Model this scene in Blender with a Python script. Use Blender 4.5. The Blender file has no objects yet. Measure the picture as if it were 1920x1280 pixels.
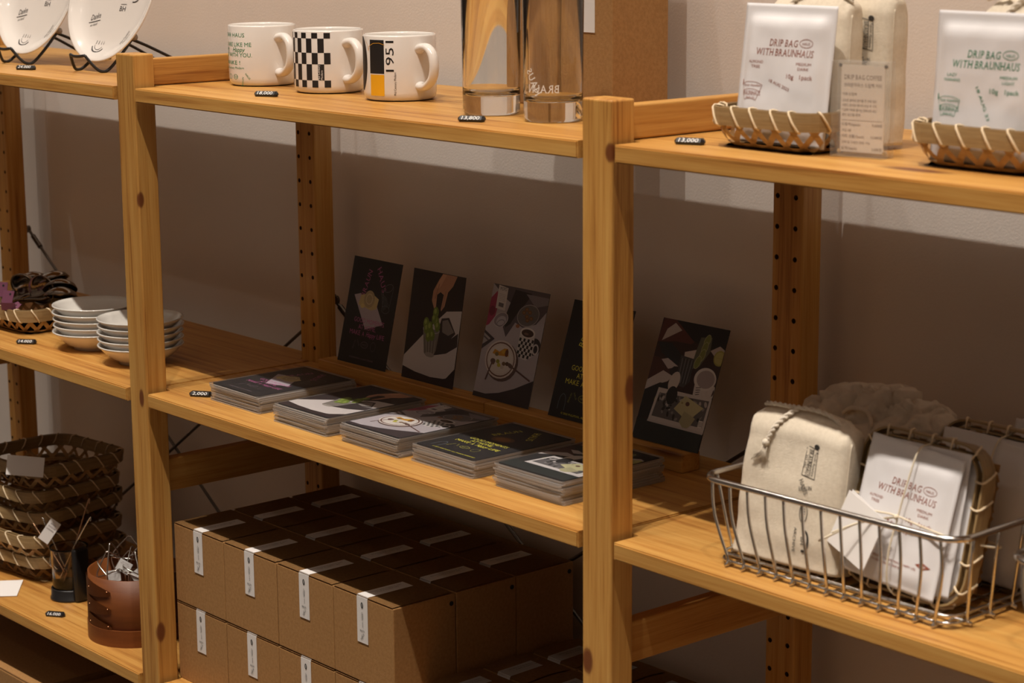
import bpy, bmesh, math, random
from mathutils import Vector, Matrix, noise
random.seed(7)
R = math.radians
PI = math.pi
S = bpy.context.scene
COL = S.collection

# ---------------------------------------------------------------- camera
cam_d = bpy.data.cameras.new('camera')
cam_o = bpy.data.objects.new('camera', cam_d)
COL.objects.link(cam_o)
cam_d.sensor_width = 36
cam_d.lens = 4051.87 * 36 / 1920
cam_d.clip_start = .05
cam_o.matrix_world = (Matrix.Translation((1.50829, -1.37413, .18435)) @ Matrix.Rotation(.86491, 4, 'Z')
                      @ Matrix.Rotation(1.36847, 4, 'X') @ Matrix.Rotation(-.00742, 4, 'Z'))
cam_d.dof.use_dof = True
cam_d.dof.focus_distance = 2.55
cam_d.dof.aperture_fstop = 11
S.camera = cam_o

# ---------------------------------------------------------------- light
w = bpy.data.worlds.new('world'); S.world = w; w.use_nodes = True
w.node_tree.nodes['Background'].inputs[0].default_value = (1, .84, .68, 1)
w.node_tree.nodes['Background'].inputs[1].default_value = .055
def spot(x, y, z, e, r=.02, col=(1, .895, .79)):
    l = bpy.data.lights.new('ceiling_spot', 'POINT'); l.energy = e; l.color = col; l.shadow_soft_size = r
    o = bpy.data.objects.new('ceiling_spot', l); o.location = (x, y, z); COL.objects.link(o)
# track of small ceiling lamps in front of the shelves
for x, e in ((-2.6, 38), (-1.6, 64), (-.6, 54), (.4, 160), (1.4, 112)):
    spot(x, -1.0, 3.0, e, .024)
# narrow spots added in line with the lamps to brighten the lower shelves
for i in range(9):
    l = bpy.data.lights.new('added_shelf_spot', 'SPOT'); l.energy = 185 if i < 5 else 230; l.color = (1, .895, .79); l.shadow_soft_size = .024; l.spot_size = R(19); l.spot_blend = 1
    o = bpy.data.objects.new('added_shelf_spot', l); o.location = (-2.35 + .5 * i, -1.0, 3.0); COL.objects.link(o)
    o.rotation_euler = (Vector((0, -1.0, 3.0)) - Vector((0, .0, -1.1))).to_track_quat('Z', 'Y').to_euler()
# farther track across the shop
for x, e in ((-1.6, 6), (.3, 6), (2.2, 6)):
    spot(x, -3.3, 3.0, e, .03)
S.view_settings.view_transform = 'Standard'
S.view_settings.look = 'None'
S.view_settings.exposure = 0
S.view_settings.gamma = 1

# ---------------------------------------------------------------- materials
MC = {}
def nm(name, rough=.5, col=(.8, .8, .8), **k):
    if name in MC: return MC[name]
    m = bpy.data.materials.new(name); m.use_nodes = True; MC[name] = m
    b = m.node_tree.nodes['Principled BSDF']
    b.inputs['Base Color'].default_value = (*col, 1); b.inputs['Roughness'].default_value = rough
    for kk, v in k.items():
        b.inputs[kk.replace('_', ' ')].default_value = v
    return m
def N(m, t, **k):
    n = m.node_tree.nodes.new(t)
    for a, v in k.items(): setattr(n, a, v)
    return n
def L(m, a, b): m.node_tree.links.new(a, b)
def noisy(name, c1, c2, rough=.6, scale=60, bump=.0, bscale=None, detail=4, mscale=(1, 1, 1), lo=.3, hi=.7, **k):
    """procedural two-tone mottling with an optional fine bump"""
    if name in MC: return MC[name]
    m = nm(name, rough, c1, **k); b = m.node_tree.nodes['Principled BSDF']
    tc = N(m, 'ShaderNodeTexCoord'); mp = N(m, 'ShaderNodeMapping'); mp.inputs['Scale'].default_value = mscale
    L(m, tc.outputs['Object'], mp.inputs[0])
    n = N(m, 'ShaderNodeTexNoise'); n.inputs['Scale'].default_value = scale; n.inputs['Detail'].default_value = detail
    L(m, mp.outputs[0], n.inputs['Vector'])
    r = N(m, 'ShaderNodeValToRGB'); r.color_ramp.elements[0].position = lo; r.color_ramp.elements[1].position = hi
    r.color_ramp.elements[0].color = (*c1, 1); r.color_ramp.elements[1].color = (*c2, 1)
    L(m, n.outputs['Fac'], r.inputs[0]); L(m, r.outputs[0], b.inputs['Base Color'])
    if bump:
        n2 = N(m, 'ShaderNodeTexNoise'); n2.inputs['Scale'].default_value = bscale or scale * 4; n2.inputs['Detail'].default_value = 3
        L(m, mp.outputs[0], n2.inputs['Vector'])
        bp = N(m, 'ShaderNodeBump'); bp.inputs['Strength'].default_value = bump; bp.inputs['Distance'].default_value = .001
        L(m, n2.outputs['Fac'], bp.inputs['Height']); L(m, bp.outputs[0], b.inputs['Normal'])
    return m
def wood(axis, knots=(), tagn=''):
    name = 'pine_' + 'xyz'[axis] + tagn
    if name in MC: return MC[name]
    m = nm(name, .42); b = m.node_tree.nodes['Principled BSDF']
    tc = N(m, 'ShaderNodeTexCoord'); oi = N(m, 'ShaderNodeObjectInfo')
    add = N(m, 'ShaderNodeVectorMath', operation='ADD'); sc = N(m, 'ShaderNodeVectorMath', operation='SCALE'); sc.inputs['Scale'].default_value = 7
    cmb = N(m, 'ShaderNodeCombineXYZ')
    for i in range(3): L(m, oi.outputs['Random'], cmb.inputs[i])
    L(m, cmb.outputs[0], sc.inputs[0]); L(m, tc.outputs['Object'], add.inputs[0]); L(m, sc.outputs[0], add.inputs[1])
    def mapped(long, cross):
        mp = N(m, 'ShaderNodeMapping'); s = [cross] * 3; s[axis] = long; mp.inputs['Scale'].default_value = s
        L(m, add.outputs[0], mp.inputs[0]); return mp.outputs[0]
    # broad tone
    n1 = N(m, 'ShaderNodeTexNoise'); n1.inputs['Scale'].default_value = 1; n1.inputs['Detail'].default_value = 3; n1.inputs['Distortion'].default_value = .6
    L(m, mapped(1.6, 16), n1.inputs['Vector'])
    # growth lines
    n2 = N(m, 'ShaderNodeTexNoise'); n2.inputs['Scale'].default_value = 1; n2.inputs['Detail'].default_value = 5; n2.inputs['Roughness'].default_value = .65; n2.inputs['Distortion'].default_value = .35
    L(m, mapped(3.2, 120), n2.inputs['Vector'])
    # fine fibres
    n3 = N(m, 'ShaderNodeTexNoise'); n3.inputs['Scale'].default_value = 1; n3.inputs['Detail'].default_value = 2
    L(m, mapped(14, 700), n3.inputs['Vector'])
    mx = N(m, 'ShaderNodeMath', operation='MULTIPLY_ADD'); mx.inputs[1].default_value = .55; L(m, n2.outputs['Fac'], mx.inputs[0])
    m3 = N(m, 'ShaderNodeMath', operation='MULTIPLY_ADD'); m3.inputs[1].default_value = .22; L(m, n3.outputs['Fac'], m3.inputs[0])
    m1 = N(m, 'ShaderNodeMath', operation='MULTIPLY'); m1.inputs[1].default_value = .34; L(m, n1.outputs['Fac'], m1.inputs[0])
    L(m, m1.outputs[0], m3.inputs[2]); L(m, m3.outputs[0], mx.inputs[2])
    r = N(m, 'ShaderNodeValToRGB'); e = r.color_ramp.elements
    e[0].position = .42; e[0].color = (.29, .112, .022, 1); e[1].position = .66; e[1].color = (.58, .325, .090, 1)
    c = e.new(.53); c.color = (.485, .238, .055, 1)
    L(m, mx.outputs[0], r.inputs[0])
    # sparse knots
    vo = N(m, 'ShaderNodeTexVoronoi'); vo.inputs['Scale'].default_value = 1; L(m, mapped(2.4, 9), vo.inputs['Vector'])
    kr = N(m, 'ShaderNodeValToRGB'); kr.color_ramp.elements[0].position = .055; kr.color_ramp.elements[0].color = (1, 1, 1, 1)
    kr.color_ramp.elements[1].position = .115; kr.color_ramp.elements[1].color = (0, 0, 0, 1)
    L(m, vo.outputs['Distance'], kr.inputs[0])
    mixk = N(m, 'ShaderNodeMix', data_type='RGBA'); mixk.inputs['B'].default_value = (.17, .06, .02, 1)
    L(m, kr.outputs[0], mixk.inputs['Factor']); L(m, r.outputs[0], mixk.inputs['A'])
    last = mixk.outputs['Result']
    for (kx, ky, kz, rx_, rz_) in knots:
        sb = N(m, 'ShaderNodeVectorMath', operation='SUBTRACT'); sb.inputs[1].default_value = (kx, ky, kz); L(m, tc.outputs['Object'], sb.inputs[0])
        ml = N(m, 'ShaderNodeVectorMath', operation='MULTIPLY'); ml.inputs[1].default_value = (1 / rx_, 1 / rx_, 1 / rz_); L(m, sb.outputs[0], ml.inputs[0])
        ln_ = N(m, 'ShaderNodeVectorMath', operation='LENGTH'); L(m, ml.outputs[0], ln_.inputs[0])
        nr = N(m, 'ShaderNodeMath', operation='MULTIPLY_ADD'); nr.inputs[1].default_value = .5; L(m, n2.outputs['Fac'], nr.inputs[0]); L(m, ln_.outputs['Value'], nr.inputs[2])
        cr = N(m, 'ShaderNodeValToRGB'); ce = cr.color_ramp.elements; ce[0].position = .62; ce[0].color = (1, 1, 1, 1); ce[1].position = 1.0; ce[1].color = (0, 0, 0, 1)
        q_ = ce.new(.78); q_.color = (.75, .75, .75, 1); q2 = ce.new(.86); q2.color = (.25, .25, .25, 1)
        sc_ = N(m, 'ShaderNodeMath', operation='MULTIPLY'); sc_.inputs[1].default_value = .62; L(m, nr.outputs[0], sc_.inputs[0]); L(m, sc_.outputs[0], cr.inputs[0])
        mk = N(m, 'ShaderNodeMix', data_type='RGBA'); mk.inputs['B'].default_value = (.16, .05, .014, 1); L(m, cr.outputs[0], mk.inputs['Factor']); L(m, last, mk.inputs['A']); last = mk.outputs['Result']
    # board to board tint
    mr = N(m, 'ShaderNodeMapRange'); mr.inputs[3].default_value = .96; mr.inputs[4].default_value = 1.05; L(m, oi.outputs['Random'], mr.inputs[0])
    hs = N(m, 'ShaderNodeHueSaturation'); L(m, last, hs.inputs['Color']); L(m, mr.outputs[0], hs.inputs['Value'])
    L(m, hs.outputs[0], b.inputs['Base Color'])
    bp = N(m, 'ShaderNodeBump'); bp.inputs['Strength'].default_value = .12; bp.inputs['Distance'].default_value = .0006
    L(m, mx.outputs[0], bp.inputs['Height']); L(m, bp.outputs[0], b.inputs['Normal'])
    b.inputs['Specular IOR Level'].default_value = .35
    return m
def flat(c, rough=.5):
    k = 'ink_%s_%g' % ('_'.join('%.3f' % v for v in c), rough)
    return nm(k, rough, c)
WALL = noisy('painted_plaster', (.73, .675, .62), (.77, .715, .66), .85, 3, .25, 350)
FLOORM = noisy('concrete', (.11, .10, .085), (.16, .14, .125), .6, 6, .2, 90)
CEILM = noisy('ceiling_paint', (.15, .125, .11), (.17, .145, .125), .9, 4)
ROOMW = noisy('shop_wall_paint', (.15, .12, .10), (.18, .145, .12), .9, 4)
KRAFT = noisy('kraft_board', (.30, .152, .047), (.36, .190, .063), .82, 260, .25, 900, lo=.35, hi=.65)
KEDGE = noisy('corrugated_edge', (.20, .12, .07), (.42, .29, .18), .9, 600)
STICK = nm('sticker_paper', .5, (.74, .72, .70))
CERAM = nm('white_glaze', .12, (.80, .765, .72), Coat_Weight=.6, Coat_Roughness=.04)
CERAMG = nm('grey_glaze', .14, (.62, .61, .57), Coat_Weight=.5, Coat_Roughness=.05)
BLACKM = nm('black_metal', .38, (.012, .012, .013))
PLASTB = nm('black_plastic', .3, (.012, .012, .013))
CHROME = nm('chrome_wire', .18, (.62, .60, .57), Metallic=1)
STEEL = nm('dark_steel', .35, (.16, .14, .12), Metallic=1)
BAMB = noisy('bamboo_strip', (.58, .36, .15), (.72, .50, .25), .5, 40, .2, 300, mscale=(1, 1, 6))
BAMBR = noisy('bamboo_rim', (.25, .16, .068), (.35, .24, .11), .45, 30, .2, 200, mscale=(1, 1, 14))
BAMBT = nm('bamboo_tie', .5, (.74, .60, .40))
COTTON = noisy('cotton_canvas', (.70, .62, .49), (.78, .70, .565), .95, 300, .5, 1400)
COTTOND = noisy('linen_sack', (.58, .50, .40), (.66, .58, .47), .95, 120, .6, 1200)
ROPE = noisy('cotton_rope', (.74, .66, .54), (.84, .77, .65), .95, 500, .5, 1500)
POUCH = nm('white_foil_pouch', .38, (.76, .75, .76), Specular_IOR_Level=.4)
PAPERW = nm('white_paper', .7, (.78, .76, .74))
BROWNW = noisy('stained_wood', (.135, .036, .005), (.185, .054, .009), .5, 14, .1, 200, mscale=(1, 1, 9))
GLASS = nm('clear_glass', .0, (.985, .99, .985), Transmission_Weight=1.0, IOR=1.5)
ACRYL = nm('clear_acrylic', .01, (.98, .985, .98), Transmission_Weight=1.0, IOR=1.49)
SMOKE = nm('smoked_glass', .02, (.75, .66, .55), Transmission_Weight=1.0, IOR=1.4)
ACRT = nm('acrylic_plate', .02, (.62, .60, .56), Alpha=.13, Specular_IOR_Level=.8)
FILM = nm('clear_film', .10, (.10, .10, .10), Alpha=.10, Specular_IOR_Level=.6)
FEDGE = nm('sleeve_edge', .3, (.46, .44, .42), Alpha=.55, Specular_IOR_Level=.6)
RUBBER = nm('grey_rubber', .6, (.33, .29, .25))
BLK = (.012, .011, .012); WHT = (.8, .8, .78)

# ---------------------------------------------------------------- helpers
def obj(name, bm, mats, parent=None, smooth=False):
    me = bpy.data.meshes.new(name); bm.to_mesh(me); bm.free()
    for m in (mats if isinstance(mats, (list, tuple)) else [mats]): me.materials.append(m)
    if smooth:
        for p in me.polygons: p.use_smooth = True
    o = bpy.data.objects.new(name, me); COL.objects.link(o)
    if parent: o.parent = parent
    return o
def tag(o, label, cat, group=None):
    o['label'] = label; o['category'] = cat
    if group: o['group'] = group
    return o
def thing(name, label, cat, loc=(0, 0, 0), rz=0, group=None):
    o = bpy.data.objects.new(name, None); COL.objects.link(o); o.location = loc; o.rotation_euler = (0, 0, rz)
    o.empty_display_size = .02
    return tag(o, label, cat, group)
def struct(o): o['kind'] = 'structure'; return o
def dup(root, loc, rz=0, label=None, group=None, rot=None):
    def cp(o, p):
        c = o.copy(); COL.objects.link(c); c.parent = p
        for ch in list(o.children): cp(ch, c)
        return c
    r = cp(root, None); r.location = loc; r.rotation_euler = rot or (0, 0, rz)
    if label: r['label'] = label
    if group: r['group'] = group
    return r
def box(bm, x0, x1, y0, y1, z0, z1, bev=0, seg=2, mi=0, M=None):
    r = bmesh.ops.create_cube(bm, size=1)
    vs = r['verts']
    bmesh.ops.transform(bm, verts=vs, matrix=Matrix.Translation(((x0 + x1) / 2, (y0 + y1) / 2, (z0 + z1) / 2)) @ Matrix.Diagonal((x1 - x0, y1 - y0, z1 - z0, 1)))
    fs = list({f for v in vs for f in v.link_faces})
    if bev:
        g = bmesh.ops.bevel(bm, geom=list({e for v in vs for e in v.link_edges}), offset=bev, segments=seg, affect='EDGES', profile=.5)
        fs = list(set(g['faces']) | {f for f in fs if f.is_valid})
        vs = list({v for f in fs for v in f.verts})
    for f in fs: f.material_index = mi
    if M is not None: bmesh.ops.transform(bm, verts=vs, matrix=M)
    return fs
def prism(bm, pts, z0, z1, mi=0):
    a = [bm.verts.new((x, y, z0)) for x, y in pts]; b = [bm.verts.new((x, y, z1)) for x, y in pts]
    n = len(pts); fs = [bm.faces.new(a[::-1]), bm.faces.new(b)]
    for i in range(n): fs.append(bm.faces.new((a[i], a[(i + 1) % n], b[(i + 1) % n], b[i])))
    for f in fs: f.material_index = mi
    return fs
def lathe(bm, prof, seg=48, mi=0, sx=1, sy=1, close=False):
    rings = []
    for r, z in prof:
        if r < 1e-6: rings.append([bm.verts.new((0, 0, z))])
        else: rings.append([bm.verts.new((r * sx * math.cos(2 * PI * i / seg), r * sy * math.sin(2 * PI * i / seg), z)) for i in range(seg)])
    pr = list(zip(rings, rings[1:]))
    if close: pr.append((rings[-1], rings[0]))
    for a, b in pr:
        for i in range(seg):
            j = (i + 1) % seg
            if len(a) == 1 and len(b) == 1: continue
            if len(a) == 1: f = bm.faces.new((a[0], b[j], b[i]))
            elif len(b) == 1: f = bm.faces.new((a[i], a[j], b[0]))
            else: f = bm.faces.new((a[i], a[j], b[j], b[i]))
            f.material_index = mi
def smooth_path(pts, n=6, closed=False):
    P = [Vector(p) for p in pts]; out = []; m = len(P)
    rng = range(m if closed else m - 1)
    for i in rng:
        g = (lambda k: P[k % m]) if closed else (lambda k: P[min(max(k, 0), m - 1)])
        a, b, c, d = g(i - 1), g(i), g(i + 1), g(i + 2)
        for k in range(n):
            t = k / n
            out.append(.5 * ((2 * b) + (c - a) * t + (2 * a - 5 * b + 4 * c - d) * t * t + (3 * b - a - 3 * c + d) * t ** 3))
    if not closed: out.append(P[-1])
    return out
def tube(bm, pts, r, seg=8, closed=False, mi=0, flatn=None):
    P = [Vector(p) for p in pts]; n = len(P)
    if n < 2: return
    T = []
    for i in range(n):
        if closed: t = P[(i + 1) % n] - P[i - 1]
        else: t = P[min(i + 1, n - 1)] - P[max(i - 1, 0)]
        T.append(t.normalized() if t.length > 1e-9 else Vector((0, 0, 1)))
    up = Vector((0, 0, 1)) if abs(T[0].z) < .9 else Vector((1, 0, 0))
    nrm = (up - T[0] * up.dot(T[0])).normalized(); rings = []
    for i in range(n):
        nrm = nrm - T[i] * nrm.dot(T[i])
        nrm = nrm.normalized() if nrm.length > 1e-6 else T[i].orthogonal().normalized()
        bn = T[i].cross(nrm); rr = r[i] if isinstance(r, (list, tuple)) else r
        rings.append([bm.verts.new(P[i] + (nrm * math.cos(2 * PI * k / seg) + bn * math.sin(2 * PI * k / seg)) * rr) for k in range(seg)])
    pr = list(zip(rings, rings[1:]))
    if closed: pr.append((rings[-1], rings[0]))
    for a, b in pr:
        for k in range(seg):
            f = bm.faces.new((a[k], a[(k + 1) % seg], b[(k + 1) % seg], b[k])); f.material_index = mi
    if not closed:
        bm.faces.new(rings[0][::-1]).material_index = mi; bm.faces.new(rings[-1]).material_index = mi
def fixn(bm): bmesh.ops.recalc_face_normals(bm, faces=bm.faces[:])

# ---------------------------------------------------------------- lettering
TXC = {}
def glyphs(s, shear=0.):
    k = (s, shear)
    if k in TXC: return TXC[k]
    cu = bpy.data.curves.new('t', 'FONT'); cu.body = s; cu.size = 1; cu.resolution_u = 2; cu.shear = shear
    o = bpy.data.objects.new('t', cu); COL.objects.link(o)
    dg = bpy.context.evaluated_depsgraph_get(); dg.update()
    me = bpy.data.meshes.new_from_object(o.evaluated_get(dg))
    V = [(v.co.x, v.co.y) for v in me.vertices]; F = [tuple(p.vertices) for p in me.polygons]
    bpy.data.objects.remove(o); bpy.data.curves.remove(cu); bpy.data.meshes.remove(me)
    TXC[k] = (V, F); return V, F
SER = {'D': ([.1], [.1]), 'R': ([.1, .95], [.1]), 'I': ([.5], [.5]), 'P': ([.12], [.1]), 'B': ([.1], [.1]), 'A': ([.05, .95], []),
       'W': ([], [.04, .96]), 'T': ([.5], []), 'H': ([.1, .9], [.1, .9]), 'U': ([], [.1, .9]), 'N': ([.1], [.1, .9]), 'F': ([.12], []), 'E': ([.08], [.08]),
       'M': ([.1, .9], [.1, .9]), 'V': ([], [.05, .95])}
class Print:
    """flat artwork in (u, v) metres, mapped onto a surface; every add sits one hair above the last"""
    def __init__(s): s.V = []; s.F = []; s.mats = []; s.lay = 0
    def mi(s, c):
        m = flat(c) if isinstance(c, tuple) else c
        if m not in s.mats: s.mats.append(m)
        return s.mats.index(m)
    def raw(s, V, F, c, up=True):
        b = len(s.V); k = s.mi(c); s.V += [(x, y, s.lay) for x, y in V]; s.F += [([b + i for i in f], k) for f in F]
        if up: s.lay += 1
    def poly(s, pts, c): s.raw(pts, [tuple(range(len(pts)))], c)
    def rect(s, x0, y0, x1, y1, c, n=1, up=True):
        V = [(x0 + (x1 - x0) * i / n, y) for i in range(n + 1) for y in (y0, y1)]
        s.raw(V, [(2 * i, 2 * i + 2, 2 * i + 3, 2 * i + 1) for i in range(n)], c, up)
    def ell(s, x, y, a, b, c, rot=0, n=24):
        s.raw([(x + a * math.cos(t) * math.cos(rot) - b * math.sin(t) * math.sin(rot), y + a * math.cos(t) * math.sin(rot) + b * math.sin(t) * math.cos(rot)) for t in [2 * PI * i / n for i in range(n)]], [tuple(range(n))], c)
    def ring(s, x, y, a, b, wd, c, rot=0, n=28, a0=0, a1=2 * PI):
        V = []; full = abs(a1 - a0 - 2 * PI) < 1e-6; m = n if full else n + 1
        for i in range(m):
            t = a0 + (a1 - a0) * i / n
            for q in (0, -wd):
                X = (a + q) * math.cos(t); Y = (b + q) * math.sin(t)
                V.append((x + X * math.cos(rot) - Y * math.sin(rot), y + X * math.sin(rot) + Y * math.cos(rot)))
        s.raw(V, [(2 * i, 2 * ((i + 1) % m), 2 * ((i + 1) % m) + 1, 2 * i + 1) for i in range(n)], c)
    def line(s, x0, y0, x1, y1, wd, c, n=1):
        dx, dy = x1 - x0, y1 - y0; l = math.hypot(dx, dy) or 1; nx, ny = -dy / l * wd / 2, dx / l * wd / 2
        V = []
        for i in range(n + 1):
            X = x0 + dx * i / n; Y = y0 + dy * i / n; V += [(X - nx, Y - ny), (X + nx, Y + ny)]
        s.raw(V, [(2 * i, 2 * i + 2, 2 * i + 3, 2 * i + 1) for i in range(n)], c)
    def text(s, t, x, y, size, c, rot=0, shear=0., xs=1., al='c', width=None, bold=0, serif=False):
        if serif:
            V = []; F = []; px = 0
            for ch in t:
                if ch == ' ': px += .26; continue
                if ch == 'I': px += .07
                v, f = glyphs(ch, 0)
                if not v: px += .3; continue
                a0 = min(p[0] for p in v); a1 = max(p[0] for p in v); b1 = max(p[1] for p in v); b = len(V)
                V += [(p[0] - a0 + px, p[1]) for p in v]; F += [tuple(b + i for i in q) for q in f]
                bo, to = SER.get(ch, ([], []))
                for lst, yy in ((bo, .015), (to, b1 - .015)):
                    for fr in lst:
                        xx = px + (a1 - a0) * fr; b = len(V)
                        V += [(xx - .1, yy - .02), (xx + .1, yy - .02), (xx + .1, yy + .02), (xx - .1, yy + .02)]; F.append((b, b + 1, b + 2, b + 3))
                px += a1 - a0 + (.21 if ch == 'I' else .14)
            V = [(p[0] + shear * p[1], p[1]) for p in V]
        else: V, F = glyphs(t, shear)
        if not V: return
        a0 = min(p[0] for p in V); a1 = max(p[0] for p in V)
        if width: xs = width / ((a1 - a0) * size)
        ox = {'c': (a0 + a1) / 2, 'l': a0, 'r': a1}[al]; cr, sr = math.cos(rot), math.sin(rot)
        out = []
        for p in V:
            X = (p[0] - ox) * size * xs; Y = p[1] * size
            out.append((x + X * cr - Y * sr, y + X * sr + Y * cr))
        s.raw(out, F, c)
    def build(s, name, parent, fn, lift=.00012, base=.0002, cut=None, rev=False):
        bm = bmesh.new(); vs = [bm.verts.new((x, y, base + l * lift)) for x, y, l in s.V]
        for f, k in s.F:
            try: bm.faces.new([vs[i] for i in (f[::-1] if rev else f)]).material_index = k
            except ValueError: pass
        if cut and s.V:
            # slice long faces so that they follow a curved surface
            for ax, st in ((0, cut[0]), (1, cut[1])):
                lo = min(v.co[ax] for v in bm.verts); hi = max(v.co[ax] for v in bm.verts); k = int(lo / st)
                while k * st <= hi:
                    pl = [0, 0, 0]; pl[ax] = k * st; nn = [0, 0, 0]; nn[ax] = 1
                    bmesh.ops.bisect_plane(bm, geom=bm.verts[:] + bm.edges[:] + bm.faces[:], dist=1e-7, plane_co=pl, plane_no=nn); k += 1
        for v in bm.verts: v.co = Vector(fn(v.co.x, v.co.y, v.co.z))
        return obj(name, bm, s.mats, parent)

# ---------------------------------------------------------------- the room
def slab(name, x0, x1, y0, y1, z0, z1, m):
    bm = bmesh.new(); box(bm, x0, x1, y0, y1, z0, z1); return struct(obj(name, bm, m))
FZ = -1.24
slab('wall_back', -4.2, 3.2, .343, .44, FZ, 3.3, WALL)
slab('wall_left', -4.3, -4.2, -4.6, .44, FZ, 3.3, ROOMW)
slab('wall_right', 3.2, 3.3, -4.6, .44, FZ, 3.3, ROOMW)
slab('wall_front', -4.3, 3.3, -4.7, -4.6, FZ, 3.3, ROOMW)
slab('floor', -4.3, 3.3, -4.7, .44, FZ - .1, FZ, FLOORM)
slab('ceiling', -4.3, 3.3, -4.7, .44, 3.3, 3.4, CEILM)

# ---------------------------------------------------------------- shelving
PITCH = .8565; PW = .0415; PD = .0298; DEP = .2961
ZT = -.0405; ZM = -.4242; ZL = -.8086; TH = .0170; ZB = -1.185
FX = [-1.713, -.8565, 0, .8565]
def post_mesh():
    bm = bmesh.new(); box(bm, 0, PW, 0, PD, FZ, 0, .0022, 3)
    me = bpy.data.meshes.new('post'); bm.to_mesh(me); bm.free(); me.materials.append(wood(2)); return me
def holed_post_mesh():
    """rear post with its two columns of peg holes really drilled into the front face"""
    bm = bmesh.new(); box(bm, 0, PW, 0, PD, FZ, 0, .0022, 3)
    a = bpy.data.meshes.new('a'); bm.to_mesh(a); bm.free(); a.materials.append(wood(2)); a.materials.append(nm('drilled_wood', .8, (.10, .04, .014)))
    bm = bmesh.new()
    for i in range(-3, 35):
        z = -.1172 - .032 * i
        for x in (.0068, PW - .0096):
            bmesh.ops.create_cone(bm, cap_ends=True, segments=16, radius1=.0028, radius2=.0028, depth=.02, matrix=Matrix.Translation((x, 0, z)) @ Matrix.Rotation(PI / 2, 4, 'X'))
    for f in bm.faces: f.material_index = 1
    b = bpy.data.meshes.new('b'); bm.to_mesh(b); bm.free(); b.materials.append(a.materials[0]); b.materials.append(a.materials[1])
    oa = bpy.data.objects.new('oa', a); ob = bpy.data.objects.new('ob', b); COL.objects.link(oa); COL.objects.link(ob)
    md = oa.modifiers.new('x', 'BOOLEAN'); md.operation = 'DIFFERENCE'; md.object = ob; md.solver = 'EXACT'
    dg = bpy.context.evaluated_depsgraph_get(); dg.update()
    me = bpy.data.meshes.new_from_object(oa.evaluated_get(dg)); me.name = 'holed_post'
    bpy.data.objects.remove(oa); bpy.data.objects.remove(ob)
    return me
PM = post_mesh(); HM = holed_post_mesh()
PMK = {}
for i_, kn in ((1, ((.0415, .003, -.1790, .0045, .009), (.0285, 0, -.4330, .005, .011), (.0415, .006, -.742, .006, .012))), (2, ((.039, .000, -.0490, .006, .0085), (.0415, .0262, -.2790, .0075, .013), (.008, 0, -.556, .007, .013)))):
    PMK[i_] = PM.copy(); PMK[i_].materials[0] = wood(2, kn, '_knots_%d' % i_)
bm = bmesh.new(); box(bm, .0165, .0335, PD, DEP - PD, -.0395, -.0068, .0018); RT = bpy.data.meshes.new('rail'); bm.to_mesh(RT); bm.free(); RT.materials.append(wood(1))
bm = bmesh.new(); box(bm, .0165, .0335, PD, DEP - PD, -.5602, -.5172, .0018); RL = bpy.data.meshes.new('rail'); bm.to_mesh(RL); bm.free(); RL.materials.append(wood(1))
bm = bmesh.new(); box(bm, .0165, .0335, PD, DEP - PD, -1.16, -1.117, .0018); RB = bpy.data.meshes.new('rail'); bm.to_mesh(RB); bm.free(); RB.materials.append(wood(1))
flab = ['pine ladder frame at the far left edge behind the spoon basket', 'pine ladder frame left of the mugs, with a knot by the middle shelf',
        'pine ladder frame in the middle, between the tall glasses and the drip coffee baskets', 'pine ladder frame at the right end of the shelving']
for i, x in enumerate(FX):
    t = thing('side_frame', flab[i], 'shelf frame', (x, 0, 0), 0, 'upright frames of the pine shelving')
    for me, y, nmn in ((PMK.get(i, PM), 0, 'front_post'), (HM, DEP - PD, 'rear_post')):
        o = bpy.data.objects.new(nmn, me); COL.objects.link(o); o.parent = t; o.location = (0, y, 0)
    for me in (RT, RL, RB):
        o = bpy.data.objects.new('rail', me); COL.objects.link(o); o.parent = t
rows = ('top', 'middle', 'lower', 'bottom'); bays = ('left', 'centre', 'right')
hold = {('top', 'left'): 'pine shelf under the two propped plates', ('top', 'centre'): 'pine shelf under the mugs and tall glasses', ('top', 'right'): 'pine shelf under the two baskets of drip coffee',
        ('middle', 'left'): 'pine shelf under the two stacks of bowls', ('middle', 'centre'): 'pine shelf under the stacks of postcards', ('middle', 'right'): 'pine shelf under the chrome wire baskets',
        ('lower', 'left'): 'pine shelf under the oval brown box and woven basket stack', ('lower', 'centre'): 'pine shelf under the rows of small kraft boxes', ('lower', 'right'): 'empty lower pine shelf right of the kraft boxes',
        ('bottom', 'left'): 'lowest pine shelf carrying the wide kraft cartons', ('bottom', 'centre'): 'lowest pine shelf in the centre bay', ('bottom', 'right'): 'lowest pine shelf in the right bay'}
for r, z in zip(rows, (ZT, ZM, ZL, ZB)):
    for b in range(3):
        if b and r == 'bottom': continue
        X0 = FX[b]; X1 = FX[b + 1]; a = X0 + PW; m0 = X0 + PW / 2 + .0022; m1 = X1 + PW / 2 - .0022; g = .0075
        yf = -.0042; yb = .2968; n0 = PD + .0012; n1 = DEP - PD - .0012
        L1 = X1 - .0022; A = a + g
        Ar = a + .0015; pts = [(A, yf), (L1, yf), (L1, n0), (m1, n0), (m1, n1), (L1, n1), (L1, yb), (Ar, yb), (Ar, n1), (m0, n1), (m0, n0), (A, n0)]
        bm = bmesh.new(); prism(bm, pts, z - TH, z); bmesh.ops.bevel(bm, geom=[e for e in bm.edges if e.calc_length() > .1 or abs(e.verts[0].co.z - e.verts[1].co.z) > .01], offset=.0014, segments=2, affect='EDGES')
        for v in bm.verts: v.co.x -= X0; v.co.z -= z
        o = obj('shelf_board', bm, wood(0)); o.location = (X0, 0, z); tag(o, hold[(r, bays[b])], 'shelf', 'pine shelf boards')
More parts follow.
